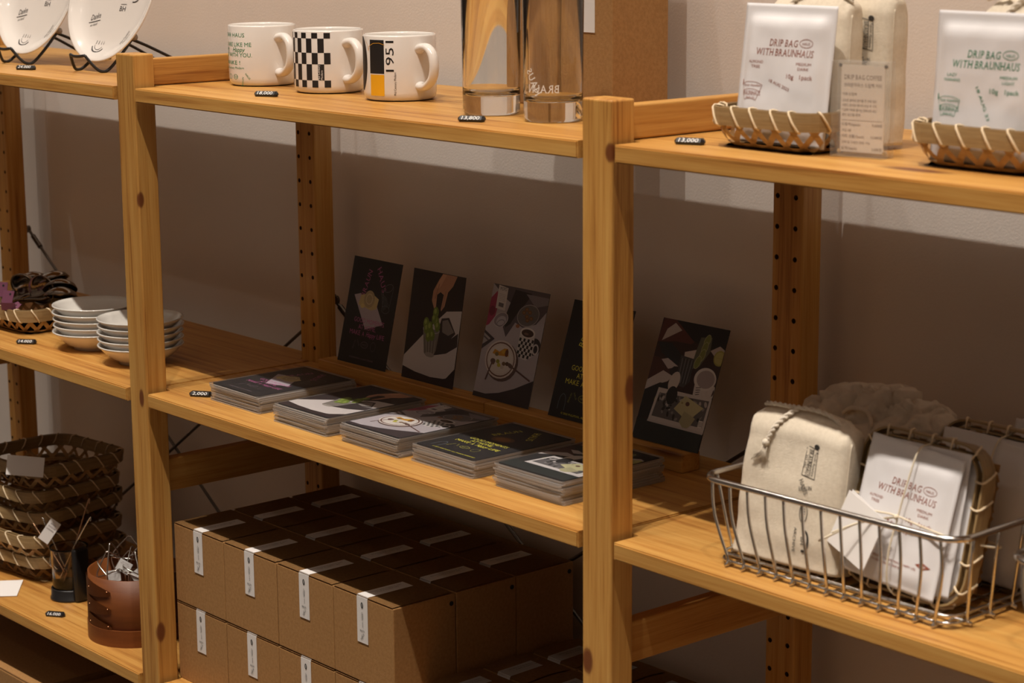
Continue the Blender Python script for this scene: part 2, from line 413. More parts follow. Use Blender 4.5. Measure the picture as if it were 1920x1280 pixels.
# cross braces of round steel rod behind the rear posts
for b in range(3):
    X0 = FX[b]; t = thing('cross_brace', 'dark steel cross brace behind the %s bay' % bays[b], 'brace', (X0, 0, 0), 0, 'steel cross braces behind the shelving')
    for s in (0, 1):
        bm = bmesh.new(); xa, xb = .014, PITCH + .028; za, zb = (-.345, -.925) if s else (-.925, -.345); y = .3065 + .0055 * s
        tube(bm, [(xa, y, za), (xb, y, zb)], .0024, 8); obj('rod', bm, STEEL, t)
        bm = bmesh.new(); d = Vector((xb - xa, 0, zb - za)).normalized()
        for q, sg in (((xa, y, za), 1), ((xb, y, zb), -1)):
            p = Vector(q); tube(bm, [p + d * sg * .018, p + d * sg * .046], .0042, 10)
            bmesh.ops.create_cone(bm, cap_ends=True, segments=12, radius1=.006, radius2=.006, depth=.004, matrix=Matrix.Translation(p) @ Matrix.Rotation(PI / 2, 4, 'X'))
        obj('turnbuckle', bm, STEEL, t)

# ---------------------------------------------------------------- mugs
def mug(label, x, y, z, az, draw):
    RR, H = .042, .0745
    t = thing('mug', label, 'mug', (x, y, z), 0, 'white mugs in a row on the top shelf')
    bm = bmesh.new()
    lathe(bm, [(0, .0035), (RR - .008, .0035), (RR - .006, .001), (RR - .003, .0015), (RR - .0008, .005), (RR, .010), (RR, H - .002), (RR - .0006, H - .0005), (RR - .0018, H), (RR - .003, H - .0006), (RR - .0036, H - .003), (RR - .004, .014), (RR - .009, .0085), (0, .0075)], 72)
    fixn(bm); obj('body', bm, CERAM, t, True)
    bm = bmesh.new()
    ca, sa = math.cos(az), math.sin(az)
    P = [Vector(q) for q in smooth_path([(RR - .005, 0, .0575), (RR + .004, 0, .0610), (RR + .015, 0, .0610), (RR + .0245, 0, .0535), (RR + .0275, 0, .0400), (RR + .0235, 0, .0270), (RR + .013, 0, .0185), (RR + .003, 0, .0165), (RR - .005, 0, .0185)], 6)]
    n = len(P); tube(bm, P, [.0044 + .0022 * abs(2 * i / (n - 1) - 1) ** 5 for i in range(n)], 16)
    for v in bm.verts: v.co.y *= 1.35
    bmesh.ops.transform(bm, verts=bm.verts[:], matrix=Matrix.Rotation(az, 4, 'Z'))
    obj('handle', bm, CERAM, t, True)
    p = Print(); draw(p)
    def fn(u, v, l):
        a = u / RR; q = RR + l
        return (q * math.cos(a), q * math.sin(a), v)
    p.build('printed_design', t, fn, .00001, .00012, (.0025, 1))
A_ = lambda d: R(d - 37.6) * .042
GRN = (.01, .22, .085)
def d1(p):
    c = A_(-57)
    for s, y, sz, wd in (('DEAR HAUS', 69, .0072, .044), ('YOU ARE LIKE ME', 86, .0072, .062), ('I AM', 95.5, .0072, .012), ('TO BE WITH YOU.', 105, .0072, .063), ('■DANKE !', 119, .0070, .037), ('Mid Century Modern', 127, .0042, .040)):
        x = c + (-.016 if s == 'I AM' else 0) + (-.004 if 'DANKE' in s else 0)
        p.text(s.replace('■', ''), x, (163 - y - 4) * .00067, sz, GRN, width=wd)
    p.text('Happy', c + .012, (163 - 99.5) * .00067, .0080, GRN, shear=.35, width=.021)
    p.rect(c - .0235, (163 - 122) * .00067, c - .0195, (163 - 114) * .00067, GRN)
    p.ring(A_(-49), .0118, .0042, .0032, .0005, GRN); p.text('DUP', A_(-49), .0104, .0042, GRN)
    p.ring(A_(-66), .0118, .0042, .0032, .0005, GRN)
    p.text('BRAUN', A_(-31), .0062, .0034, GRN, rot=R(85)); p.text('HAUS', A_(-24), .012, .0036, GRN, rot=R(-50))
def d2(p):
    zz = [.0718, .0652, .0485, .0352, .0163, .008]; wcol = R(10.35) * .042; x1 = A_(4.8)
    for r in range(5):
        for c in range(14):
            if (c + r) % 2 == 0: p.rect(x1 - wcol * (c + 1), zz[r + 1], x1 - wcol * c, zz[r], BLK, 3, up=False)
    p.lay += 1
    p.text('Mid Century', x1 - wcol * 1.72, .0255, .0036, WHT, rot=R(90)); p.text('Modern', x1 - wcol * 1.25, .0225, .0036, WHT, rot=R(90))
def d3(p):
    p.rect(A_(-53), .0317, A_(-25), .0695, BLK, 6); p.rect(A_(-52), .0068, A_(-25), .0306, (.80, .40, .008), 6)
    p.ell(A_(-80), .042, .014, .0305, BLK, 0, 40)
    p.text('1951', A_(-9.5), .0515, .0135, BLK, rot=R(90), width=.034); p.text('1951', A_(-9.3), .0515, .0137, BLK, rot=R(90), width=.0345)
    p.text('Mid Century Modern', A_(-6), .0205, .0038, BLK, rot=R(90), width=.026)
    pts = [(-66, .069), (-60, .064), (-56.5, .057), (-55, .062), (-45, .0655), (-33, .066), (-24, .064)]
    for a, b in zip(pts, pts[1:]): p.line(A_(a[0]), a[1], A_(b[0]), b[1], .0006, (.62, .30, .02), 2)
mug('white mug with green lettering, leftmost of the three mugs', -.7472, .1446, ZT, R(-4), d1)
mug('white mug with a black checkerboard print, middle of the three mugs', -.6047, .1431, ZT, R(-4), d2)
mug('white mug printed with 1951, a black block and a yellow block', -.4650, .1425, ZT, R(-4), d3)

# ---------------------------------------------------------------- price blocks
def price(x, y, z, s, rz, label):
    t = thing('price_block', label, 'price tag', (x, y, z), rz, 'black price blocks')
    bm = bmesh.new(); ln = .024; prof = [(-.0045, 0), (.0045, 0), (.0052, .0028), (.0034, .0062), (-.0026, .0062), (-.0052, .0028)]
    rings = []
    for xx, k in ((-ln / 2 - .0028, .35), (-ln / 2, 1), (ln / 2, 1), (ln / 2 + .0028, .35)):
        rings.append([bm.verts.new((xx, a * k, (b - .003) * k + .003)) for a, b in prof])
    for a, b in zip(rings, rings[1:]):
        for i in range(6): bm.faces.new((a[i], a[(i + 1) % 6], b[(i + 1) % 6], b[i]))
    bm.faces.new(rings[0][::-1]); bm.faces.new(rings[-1]); fixn(bm); obj('block', bm, PLASTB, t)
    p = Print(); p.text(s, 0, -.0021, .0062, WHT, width=.0195, shear=.1)
    A = Vector((0, -.0026, .0062)); B = Vector((0, -.0052, .0028)); up = (A - B).normalized(); nv = Vector((0, -.8, .6)).normalized(); mid = (A + B) / 2
    nv = Vector((1, 0, 0)).cross(up).normalized(); nv = nv if nv.y < 0 else -nv
    p.build('number', t, lambda u, v, l: Vector((u, 0, 0)) + mid + up * v * .95 + nv * l, .00002, .00015)
RZ = R(30)
for x, y, z, s, rz, lb in ((-1.1755, .046, ZT, '24.000', RZ, 'black price block reading 24.000, beneath the propped plates'), (-.601, .050, ZT, '18,000', RZ, 'black price block reading 18,000, in front of the mugs'),
        (-.207, .036, ZT, '13,800', RZ, 'black price block reading 13,800, in front of the tall glasses'), (.096, .048, ZT, '13,000', RZ * .8, 'black price block reading 13,000, left of the drip bag basket'),
        (-1.199, .037, ZM, '14.000', RZ * 1.3, 'black price block reading 14.000, before the white bowls'), (-.7535, .041, ZM, '2,000', RZ * 1.2, 'black price block reading 2,000, left of the postcard stacks'),
        (-1.141, .029, ZL, '16.000', RZ * 1.2, 'black price block reading 16.000, before the glass press')):
    price(x, y, z, s, rz, lb)

# ---------------------------------------------------------------- tall glasses
def tall_glass(label, x, y, etched):
    RR, H = .0305, .205
    t = thing('tall_glass', label, 'glass', (x, y, ZT), 0, 'tall clear glasses')
    bm = bmesh.new()
    lathe(bm, [(0, .0006), (RR - .003, .0006), (RR - .001, .0014), (RR, .004), (RR + .0022, H - .001), (RR + .0014, H), (RR + .0004, H - .001), (RR - .0018, .030), (RR - .003, .0245), (RR - .008, .0215), (RR - .016, .0205), (0, .0202)], 80)
    fixn(bm); obj('body', bm, GLASS, t, True)
    if etched:
        p = Print(); c = R(-37.6 - 20) * RR; et = nm('etched_white', .6, (.8, .78, .74))
        # the mark is on the far side of the glass, read through it in reverse
        p.text('BRAUN', 0, .031, .0115, et, width=.034, serif=True); p.text('HAUS', .014, .040, .0115, et, width=.028, rot=R(62), serif=True)
        p.build('etched_mark', t, lambda u, v, l: ((RR + .0006 + l) * math.cos(R(-62) - u / RR), (RR + .0006 + l) * math.sin(R(-62) - u / RR), v), .00001, .0001, (.0025, 1))
tall_glass('tall clear glass, left of the two behind the 13,800 price block', -.2565, .1041, False)
tall_glass('tall clear glass with an etched white mark, beside the middle post', -.1565, .1030, True)

# ---------------------------------------------------------------- kraft boxes
def sticker_mesh(name, parent, wd, front, top, zt, over=.0006):
    """paper seal folded over the front edge: hangs on the front face (y=0), lies on the top"""
    bm = bmesh.new(); pr = [(-over, zt - front), (-over, zt - .002), (.0006, zt + over), (top, zt + over)]
    vs = [[bm.verts.new((sx * wd / 2, y, z)) for sx in (-1, 1)] for y, z in pr]
    for a, b in zip(vs, vs[1:]): bm.faces.new((a[0], a[1], b[1], b[0]))
    bmesh.ops.solidify(bm, geom=bm.faces[:], thickness=.0003)
    return obj(name, bm, STICK, parent)
def kraft_box(W, D, H, label, loc, cat='box', group=None, front=.056, top=.066, sw=.0205, bulge=0, tall=False):
    t = thing('kraft_box', label, cat, loc, 0, group)
    bm = bmesh.new(); box(bm, -W / 2, W / 2, 0, D, 0, H - .0016, .0012, 2); obj('body', bm, KRAFT, t)
    bm = bmesh.new(); n = 6
    vs = [[bm.verts.new((x, -.0004 + (D - .004) * i / n, H + bulge * math.sin(PI * i / n))) for x in (-W / 2 + .0012, W / 2 - .0012)] for i in range(n + 1)]
    for a, b in zip(vs, vs[1:]): bm.faces.new((a[0], a[1], b[1], b[0]))
    g = bmesh.ops.solidify(bm, geom=bm.faces[:], thickness=.0015); fixn(bm); obj('lid', bm, KRAFT, t)
    st = sticker_mesh('seal_sticker', t, sw, front, top, H + bulge * .25, .0009)
    if bulge:
        for v in st.data.vertices:
            if v.co.y > .01: v.co.z += bulge * .6
    p = Print(); k = (.03, .03, .03)
    p.ell(0, H - .0105, .0021, .0036, k); p.rect(-.0003, H - .0125, .0003, H - .0085, WHT)
    p.ring(0, H - .024, .0016, .0052, .0003, k); p.text('HAUS', -.0001, H - .024, .0028, k, rot=R(-90)); p.text('www', .0002, H - .034, .003, k, rot=R(-90))
    p.text('BRAUN', 0, H - .0425, .0034, k, width=.0085); p.text('HAUS', .0012, H - .049, .0038, k, rot=R(55)); p.line(-.002, H - .046, .001, H - .051, .0004, k)
    p.build('lettering', st, lambda u, v, l: (u, -.0012 - l, v), .00002, .00015)
    p = Print()
    for q, (s, wd) in enumerate((('BRAUNHAUS GOOD MOMENTS AT HOME', .048), ('MAKE A HAPPY LIFE', .034))):
        p.text(s, .034, .0016 - .0042 * q, .0026, k, width=wd)
    zz = H + bulge * .85 + .0012
    p.build('lettering', st, lambda u, v, l: (-v, u, zz + l + .0002), .00002, .0001)
    bm = bmesh.new()
    bmesh.ops.create_cone(bm, cap_ends=True, segments=14, radius1=.0028, radius2=.0028, depth=.0012, matrix=Matrix.Translation((W / 2, D * .93, H - .013)) @ Matrix.Rotation(PI / 2, 4, 'Y'))
    obj('finger_hole', bm, nm('dark_hole', .9, (.01, .008, .006)), t)
    return t
BW, BD, BH = .1152, .0905, .1045
depth = ('front', 'middle', 'back'); colw = ('far left', 'centre left', 'centre right', 'far right')
proto = None
for lay in (1, 0):
    for r in range(3):
        for c in range(4):
            lb = 'small kraft box, %s layer, %s row, %s, in the block under the postcards' % (('lower', 'upper')[lay], depth[r], colw[c])
            loc = (-.8135 + .1162 * (c + .5) + random.uniform(-.0004, .0004), .0305 + .0915 * r, ZL + (BH + .0012) * lay)
            if proto is None: proto = kraft_box(BW, BD, BH, lb, loc, group='kraft boxes in the big block')
            else: dup(proto, loc, 0, lb)
proto = None
for r in range(3):
    for c in range(4):
        lb = 'low kraft box, %s row, %s from the left, right of the big block' % (depth[r], ('first', 'second', 'third', 'fourth')[c])
        loc = (-.337 + .0785 * (c + .5), .0725 + .0772 * r, ZL)
        if proto is None: proto = kraft_box(.0768, .0752, .116, lb, loc, group='low kraft boxes by the big block', front=.04, top=.05, sw=.022, bulge=.0022)
        else: dup(proto, loc, 0, lb)
# two tall gift boxes behind the glasses
tb = kraft_box(.0795, .083, .235, 'tall kraft gift box behind the left tall glass', (-.302, .204, ZT), group='tall kraft gift boxes on the top shelf', front=.152, top=.05, sw=.026)
for ch in list(tb.children):
    if ch.name.startswith('finger'): bpy.data.objects.remove(ch)
dup(tb, (-.2195, .208, ZT), 0, 'tall kraft gift box next to the middle post, right of its twin')
# plain cartons on the lowest shelf
def carton(label, x0, x1, y0, D, H):
    t = thing('carton', label, 'box', ((x0 + x1) / 2, y0, ZB), 0, 'wide kraft cartons on the lowest shelf'); W = x1 - x0
    bm = bmesh.new(); box(bm, -W / 2, W / 2, 0, D, 0, H - .002, .0015); obj('body', bm, KRAFT, t)
    for s in (0, 1):
        bm = bmesh.new(); box(bm, -W / 2, W / 2, D / 2 * s + .0006, D / 2 * (s + 1) - .0006, H - .002, H + .0012, .0008); obj('flap', bm, KRAFT, t)
carton('wide kraft carton low on the left, below the oval brown box', -1.655, -1.164, .006, .28, .268)
carton('kraft carton low beside the left post, half hidden in shadow', -1.15, -.872, .02, .26, .262)

# ---------------------------------------------------------------- woven bamboo baskets
def rrect(hx, hy, r, n=8):
    out = []
    for cx, cy, a0 in ((hx - r, hy - r, 0), (-hx + r, hy - r, 90), (-hx + r, -hy + r, 180), (hx - r, -hy + r, 270)):
        for i in range(n + 1): a = R(a0 + 90 * i / n); out.append((cx + r * math.cos(a), cy + r * math.sin(a)))
    return out
class Loop:
    """point on a rounded-rectangle loop by arc length, with its outward normal"""
    def __init__(s, hx, hy, r):
        s.P = [Vector((a, b)) for a, b in rrect(hx, hy, r)]; s.D = [0]
        for i in range(len(s.P)): s.D.append(s.D[-1] + (s.P[(i + 1) % len(s.P)] - s.P[i]).length)
        s.len = s.D[-1]
    def at(s, d):
        d = (d % 1.0) * s.len; n = len(s.P)
        for i in range(n):
            if d <= s.D[i + 1] or i == n - 1:
                k = (d - s.D[i]) / max(s.D[i + 1] - s.D[i], 1e-9); a = s.P[i]; b = s.P[(i + 1) % n]; p = a.lerp(b, min(max(k, 0), 1)); t = (b - a)
                if t.length < 1e-9: t = Vector((1, 0))
                t.normalize(); return p, Vector((t.y, -t.x))
def basket(label, loc, rz=0, W=.132, D=.132, H=.037, group=None, seed=1):
    t = thing('bamboo_basket', label, 'basket', loc, rz, group); rd = random.Random(seed)
    top = Loop(W / 2, D / 2, W * .2); bot = Loop(W / 2 - .0115, D / 2 - .0115, W * .17)
    zr0, zr1 = H - .0165, H
    # body surface: s along perimeter, v 0 (base) .. 1 (under the rim)
    def surf(s_, v, off=0):
        a, na = bot.at(s_); b, nb = top.at(s_); k = math.sin(v * PI / 2) ** .8
        p = a.lerp(b, k); nn = (na + nb).normalized(); z = .0015 + (zr0 + .004 - .0015) * v ** 1.15
        q = p - nn * .003 + nn * off; return Vector((q.x, q.y, z + (off if v < .2 else 0) * .3))
    bm = bmesh.new(); nst = 22; wd = .0082
    def ribbon(fn, n, off, th=.0007):
        rows_ = []
        for i in range(n + 1):
            a, b = fn(i / n)
            rows_.append((a, b))
        vs = [[bm.verts.new(q) for q in r_] for r_ in rows_]
        for a, b in zip(vs, vs[1:]): bm.faces.new((a[0], a[1], b[1], b[0]))
    per = top.len; dw = wd / per / 2
    for k in range(nst):
        for sg in (1, -1):
            s0 = (k + .25 * sg) / nst; sh = sg * 1.0 / nst; off = .0004 * sg
            ribbon(lambda f, s0=s0, sh=sh, off=off: (surf(s0 + sh * f - dw, 1 - f, off), surf(s0 + sh * f + dw, 1 - f, off)), 6, off)
    n = 72
    for v0, v1 in ((.0, .20),):
        ribbon(lambda f: (surf(f, v0, .0011), surf(f, v1, .0011)), n, 0)
    # woven base
    hx, hy = W / 2 - .013, D / 2 - .013
    for ang in (0, 60, 120):
        dv = Vector((math.cos(R(ang)), math.sin(R(ang)))); nv = Vector((-dv.y, dv.x)); zz = .0011 + ang / 60 * .0004
        for k in range(-6, 7):
            c = nv * k * .0135; ts = []
            for ax, h in ((0, hx), (1, hy)):
                if abs(dv[ax]) > 1e-6: ts.append(sorted(((-h - c[ax]) / dv[ax], (h - c[ax]) / dv[ax])))
                elif abs(c[ax]) > h: ts.append([1, 0])
            a = max(q[0] for q in ts); b = min(q[1] for q in ts)
            if b - a < .01: continue
            q0 = c + dv * a; q1 = c + dv * b; o_ = nv * .0036
            bm.faces.new([bm.verts.new((p.x, p.y, zz)) for p in (q0 - o_, q1 - o_, q1 + o_, q0 + o_)])
    bmesh.ops.solidify(bm, geom=bm.faces[:], thickness=.0006); obj('woven_body', bm, BAMB, t)
    # rim: inner and outer flat bands
    bm = bmesh.new(); m = 80
    for o0, o1 in ((.0006, .0030), (-.0058, -.0038)):
        rings = []
        for i in range(m):
            p, nn = top.at(i / m); rings.append([bm.verts.new((p.x + nn.x * o, p.y + nn.y * o, z)) for o, z in ((o0, zr0), (o1 - .0004, zr0), (o1, (zr0 + zr1) / 2), (o1 - .0004, zr1), (o0, zr1))])
        for i in range(m):
            a, b = rings[i], rings[(i + 1) % m]
            for k in range(5): bm.faces.new((a[k], b[k], b[(k + 1) % 5], a[(k + 1) % 5]))
    fixn(bm); obj('rim', bm, BAMBR, t, False)
    # ties wound round the rim
    bm = bmesh.new(); nt = 20
    for k in range(nt):
        s0 = (k + rd.uniform(-.12, .12)) / nt; P = []
        for f, o, z in ((0, .0018, zr1 + .0008), (.1, .0036, zr1 - .001), (.5, .0039, (zr0 + zr1) / 2), (.9, .0036, zr0 + .001), (1, .0005, zr0 - .001), (.9, -.004, zr0), (.4, -.0066, (zr0 + zr1) / 2), (.1, -.006, zr1), (0, -.002, zr1 + .0009)):
            p, nn = top.at(s0 + f * .42 / nt); P.append((p.x + nn.x * o, p.y + nn.y * o, z))
        tube(bm, P, .0011, 6, True)
    obj('binding', bm, BAMBT, t, True)
    return t

# ---------------------------------------------------------------- drip coffee pouches
BRN = (.30, .085, .05); GR2 = (.02, .24, .12)
def pouch_surf(W, H, T, seed):
    def f(x, z):
        u = x / W + .5; v = z / H; k = 0
        if .04 < u < .96 and .03 < v < .93:
            a = min((u - .04) / .13, (.96 - u) / .13, 1); b = min((v - .03) / .12, (.93 - v) / .10, 1)
            k = math.sin(a * PI / 2) * math.sin(b * PI / 2)
        nz = noise.noise(Vector((x * 38 + seed * 3.1, z * 26, seed))) * .0011 + noise.noise(Vector((x * 110, z * 70 + seed, 4))) * .00035
        return k * T / 2 + nz * (k * .9 + .35)
    return f
def art_drip(c, kind, stamp):
    p = Print()
    W, H = .108, .125; X = lambda u: (u - .5) * W
    p.text('DRIP BAG', X(.50), H * .700, .0088, c, width=.034, shear=.18, serif=True)
    p.ring(X(.745), H * .728, .0078, .0039, .0005, c); p.text('HAUS', X(.745), H * .7155, .0036, c, width=.0088)
    p.text('WITH BRAUNHAUS', X(.52), H * .632, .0088, c, width=.068, shear=.18, serif=True)
    l, r = (('ALMOND', 'TREE'), ('MEDIUM', 'DARK')) if kind == 0 else (('LAZY', 'MORNING'), ('MEDIUM', 'LIGHT'))
    for j in (0, 1):
        p.text(l[j], X(.21), H * (.572 - .034 * j), .0036, c, width=.017 if len(l[j]) > 5 else .0105); p.text(r[j], X(.74), H * (.572 - .034 * j), .0036, c, width=.017 if len(r[j]) > 5 else .0125)
    p.text('10g', X(.61), H * .475, .0058, c, width=.0085, serif=False); p.text('1pack', X(.78), H * .475, .0058, c, width=.0145)
    if stamp == 0: p.text('18 AUG 2023', X(.49), H * .415, .0042, c, rot=R(-16), width=.027)
    else: p.text('18 AUG 23', X(.50), H * .40, .0042, c, rot=R(-62), width=.030)
    # banner emblem
    for k in range(12):
        a0 = R(112 - 44 * k / 12); a1 = R(112 - 44 * (k + 1) / 12); cx, cy = X(.18), H * .165
        for rr in (.034, .0275, .019): p.line(cx + rr * math.cos(a0), cy + rr * math.sin(a0), cx + rr * math.cos(a1), cy + rr * math.sin(a1), .0004, c)
    p.lay -= 36
    for a in (112, 68):
        p.line(X(.18) + .019 * math.cos(R(a)), H * .165 + .019 * math.sin(R(a)), X(.18) + .034 * math.cos(R(a)), H * .165 + .034 * math.sin(R(a)), .0004, c)
    p.ell(X(.055), H * .43, .0012, .0028, c); p.text('Popular Anywhere', X(.185), H * .403, .0034, c, width=.021, shear=.3)
    p.text('BRAUNHAUS', X(.185), H * .34, .0058, c, width=.022, serif=True); p.text('SINCE 1951', X(.185), H * .317, .0022, c)
    d = [(X(.845), H * .245), (X(.92), H * .22), (X(.845), H * .195), (X(.77), H * .22)]; p.poly(d[::-1], c); p.text('MAKE', X(.845), H * .212, .0026, WHT)
    p.text('GOOD MOMENTS AT HOME MAKE A HAPPY LIFE', X(.48), H * .175, .0030, c, width=.066); p.text('WITH BRAUNHAUS DRIP BAG', X(.46), H * .145, .0030, c, width=.041)
    return p
PCH = {}
def pouch(label, M, kind=0, stamp=0, seed=1, W=.108, H=.125, T=.011, group=None, printed=True):
    t = thing('coffee_pouch', label, 'pouch', (0, 0, 0), 0, group); t.matrix_world = M
    key = (kind, stamp, seed, W, H, T, printed)
    if key in PCH:
        for me, n in PCH[key]:
            o = bpy.data.objects.new(n, me); COL.objects.link(o); o.parent = t
        return t
    f = pouch_surf(W, H, T, seed); f2 = pouch_surf(W, H, T, seed + 9); bm = bmesh.new(); nx, nz = 34, 40; g = []
    def pos(i, j, s):
        x = -W / 2 + W * i / nx; z = H * j / nz
        return Vector((x + (noise.noise(Vector((z * 40, seed, s))) * .0005 if i in (0, nx) else 0), -s * ((f if s > 0 else f2)(x, z) + .0004), z))
    for s in (1, -1):
        gg = [[bm.verts.new(pos(i, j, s)) for j in range(nz + 1)] for i in range(nx + 1)]; g.append(gg)
        for i in range(nx):
            for j in range(nz):
                q = (gg[i][j], gg[i + 1][j], gg[i + 1][j + 1], gg[i][j + 1]); bm.faces.new(q if s > 0 else q[::-1])
    b = [(i, 0) for i in range(nx)] + [(nx, j) for j in range(nz)] + [(i, nz) for i in range(nx, 0, -1)] + [(0, j) for j in range(nz, 0, -1)]
    for k in range(len(b)):
        a0, a1 = b[k], b[(k + 1) % len(b)]; bm.faces.new((g[0][a0[0]][a0[1]], g[1][a0[0]][a0[1]], g[1][a1[0]][a1[1]], g[0][a1[0]][a1[1]]))
    fixn(bm); body = obj('foil_body', bm, POUCH, t, True); lst = [(body.data, 'foil_body')]
    if printed:
        p = art_drip(BRN if kind == 0 else GR2, kind, stamp)
        sx, sz = W / .108, H / .125
        o = p.build('printed_text', t, lambda u, v, l: (u * sx, -(f(u * sx, v * sz) + .0004) - l, v * sz), .000006, .00022, (.0035, .004)); lst.append((o.data, 'printed_text'))
    PCH[key] = lst
    return t
def MX(loc, lean=0, rz=0, roll=0):
    return Matrix.Translation(loc) @ Matrix.Rotation(rz, 4, 'Z') @ Matrix.Rotation(-lean, 4, 'X') @ Matrix.Rotation(roll, 4, 'Y')

# ---------------------------------------------------------------- cotton bags
def cotton_bag(label, M, W=.118, D=.036, H=.138, seed=1, group=None, prnt=True, cord=True):
    t = thing('cotton_bag', label, 'bag', (0, 0, 0), 0, group); t.matrix_world = M
    bm = bmesh.new(); nz, ns = 44, 72; rings = []
    def sec(v, a):
        hw = W / 2 * (1 - .035 * v - .22 * max(0, (v - .93) / .07) ** 1.5); hd = D / 2 * (.96 + .12 * math.sin(PI * v) - .78 * max(0, (v - .84) / .16) ** 1.6)
        c, s = math.cos(a), math.sin(a); e = .34
        x = hw * math.copysign(abs(c) ** e, c); y = hd * math.copysign(abs(s) ** (.55), s)
        z = H * v + (.008 * math.sin(PI * (x / W + .5)) - .004) * max(0, (v - .7) / .3)
        n1 = noise.noise(Vector((x * 26 + seed * 5, y * 26, z * 34))) * .0022 + noise.noise(Vector((x * 8 + seed, y * 20, z * 60))) * .0006
        n2 = noise.noise(Vector((x * 190 + seed, 2, 5))) * .0035 * max(0, (v - .85) / .15)
        q = Vector((x, y, 0)); nn = Vector((x / hw ** 2, y / hd ** 2, 0)).normalized() if hw and hd else Vector((0, 1, 0))
        return Vector((x, y, z)) + nn * (n1 + n2)
    for j in range(nz + 1): rings.append([bm.verts.new(sec(j / nz, 2 * PI * i / ns)) for i in range(ns)])
    for a, b in zip(rings, rings[1:]):
        for i in range(ns): bm.faces.new((a[i], a[(i + 1) % ns], b[(i + 1) % ns], b[i]))
    bm.faces.new(rings[0][::-1]); bm.faces.new(rings[-1]); fixn(bm); obj('cloth', bm, COTTON, t, True)
    def front(u, v, l):
        # nearest front-surface point at (u, v)
        best = None; vv = v / H
        lo, hi = PI, 2 * PI
        for _ in range(26):
            m_ = (lo + hi) / 2
            if sec(vv, m_).x < u: lo = m_
            else: hi = m_
        q = sec(vv, (lo + hi) / 2); return Vector((u, q.y - l, q.z))
    # seam along the right edge
    bm = bmesh.new(); tube(bm, [sec(.02 + .86 * k / 30, 2 * PI - .30) + Vector((.0003, -.0003, 0)) for k in range(31)], .0006, 5); obj('seam', bm, COTTON, t, True)
    if cord:
        bm = bmesh.new()
        pts = [(-.048, -.004, H + .001), (-.034, -.008, H + .003), (-.018, -.010, H + .0035), (-.006, -.0095, H + .004), (.012, -.0085, H + .0045), (.030, -.0075, H + .002), (.046, -.006, H - .006)]
        sp = smooth_path(pts, 14)
        for ph in (0, PI):
            tube(bm, [q + Vector((0, math.cos(i * .55 + ph), math.sin(i * .55 + ph))) * .0011 for i, q in enumerate(sp)], .0013, 6)
        yf = -D / 2 - .0022
        pts = [(-.004, -.0095, H + .004), (-.014, yf * .75, H - .006), (-.022, yf, H - .018), (-.027, yf - .001, H - .030)]
        sp = smooth_path(pts, 16)
        for ph in (0, PI):
            tube(bm, [q + Vector((math.cos(i * .55 + ph), 0, math.sin(i * .55 + ph))) * .0013 for i, q in enumerate(sp)], .0015, 6)
        bmesh.ops.create_icosphere(bm, subdivisions=2, radius=.0036, matrix=Matrix.Translation((-.028, yf - .0015, H - .032)))
        rd = random.Random(seed)
        for k in range(26):
            a = rd.uniform(-.5, .5); ln = rd.uniform(.010, .018)
            tube(bm, [(-.028 + a * .005, yf - .001, H - .033), (-.030 + a * .010, yf - .0015 + rd.uniform(-.001, .001), H - .034 - ln * .55), (-.033 + a * .022, yf - .001, H - .034 - ln)], .00042, 4)
        obj('drawstring', bm, ROPE, t, True)
    if prnt:
        p = Print(); k = (.03, .028, .026); X = .022
        # banner emblem turned on its side
        for (x0, y0, x1, y1) in ((X - .006, .086, X - .005, .112), (X + .009, .084, X + .008, .110), (X - .006, .112, X + .008, .110), (X - .006, .086, X + .009, .084), (X + .003, .086, X + .003, .110)):
            p.line(x0, y0, x1, y1, .0006, k)
        p.ell(X + .006, .1125, .0032, .0022, k); p.text('Popular Anywhere', X + .0048, .0975, .0042, k, rot=R(-92), width=.022, shear=.3); p.text('BRAUNHAUS', X - .0022, .0975, .0068, k, rot=R(-92), width=.024, serif=True); p.text('EST 1951', X - .0052, .0985, .003, k, rot=R(-92))
        p.text('HAUS', X - .0035, .0745, .0062, k, rot=R(-58), width=.015, serif=True); p.text('BRAUN', X + .001, .0725, .0056, k, rot=R(12), width=.014, serif=True)
        p.ring(X + .001, .052, .0046, .0092, .0007, k); p.text('HAUS', X - .001, .052, .0058, k, rot=R(-90), width=.013)
        p.ring(X + .004, .0265, .0062, .0105, .0022, k, a0=R(-110), a1=R(110)); p.text('BH', X + .001, .0265, .006, k, rot=R(-90)); p.text('ARCHIVE', X - .0078, .026, .0044, k, rot=R(-90), width=.023)
        p.build('printed_marks', t, front, .00001, .0004, (.004, .004))
    return t

# --- top shelf, right bay
basket('bamboo basket holding the brown-lettered coffee pouch', (.178, .118, ZT), 0, .132, .136, .0375, 'woven bamboo baskets', 3)
pouch('white coffee pouch with brown lettering standing in the left top basket', MX((.183, .073, ZT + .0045), R(7), 0), 0, 0, 2, .109, .126, group='drip coffee pouches on the top shelf')
cotton_bag('cotton bag behind the brown-lettered pouch, left of two', MX((.186, .112, ZT + .004), R(3), R(2)), .098, .030, .135, 3, 'cotton bags on the top shelf')
cotton_bag('cotton bag behind the acrylic price stand, right of two', MX((.2055, .152, ZT + .004), R(2), R(-1)), .098, .034, .140, 5, 'cotton bags on the top shelf')
basket('bamboo basket holding the green-lettered coffee pouch, at the right end', (.400, .133, ZT), 0, .136, .136, .0375, 'woven bamboo baskets', 5)
pouch('white coffee pouch with green lettering at the top right', MX((.4015, .083, ZT + .0045), R(3), R(-1)), 1, 1, 4, .109, .126, group='drip coffee pouches on the top shelf')
cotton_bag('cotton bag behind the green-lettered pouch', MX((.418, .122, ZT + .004), R(3), 0), .104, .034, .134, 7, 'cotton bags on the top shelf')
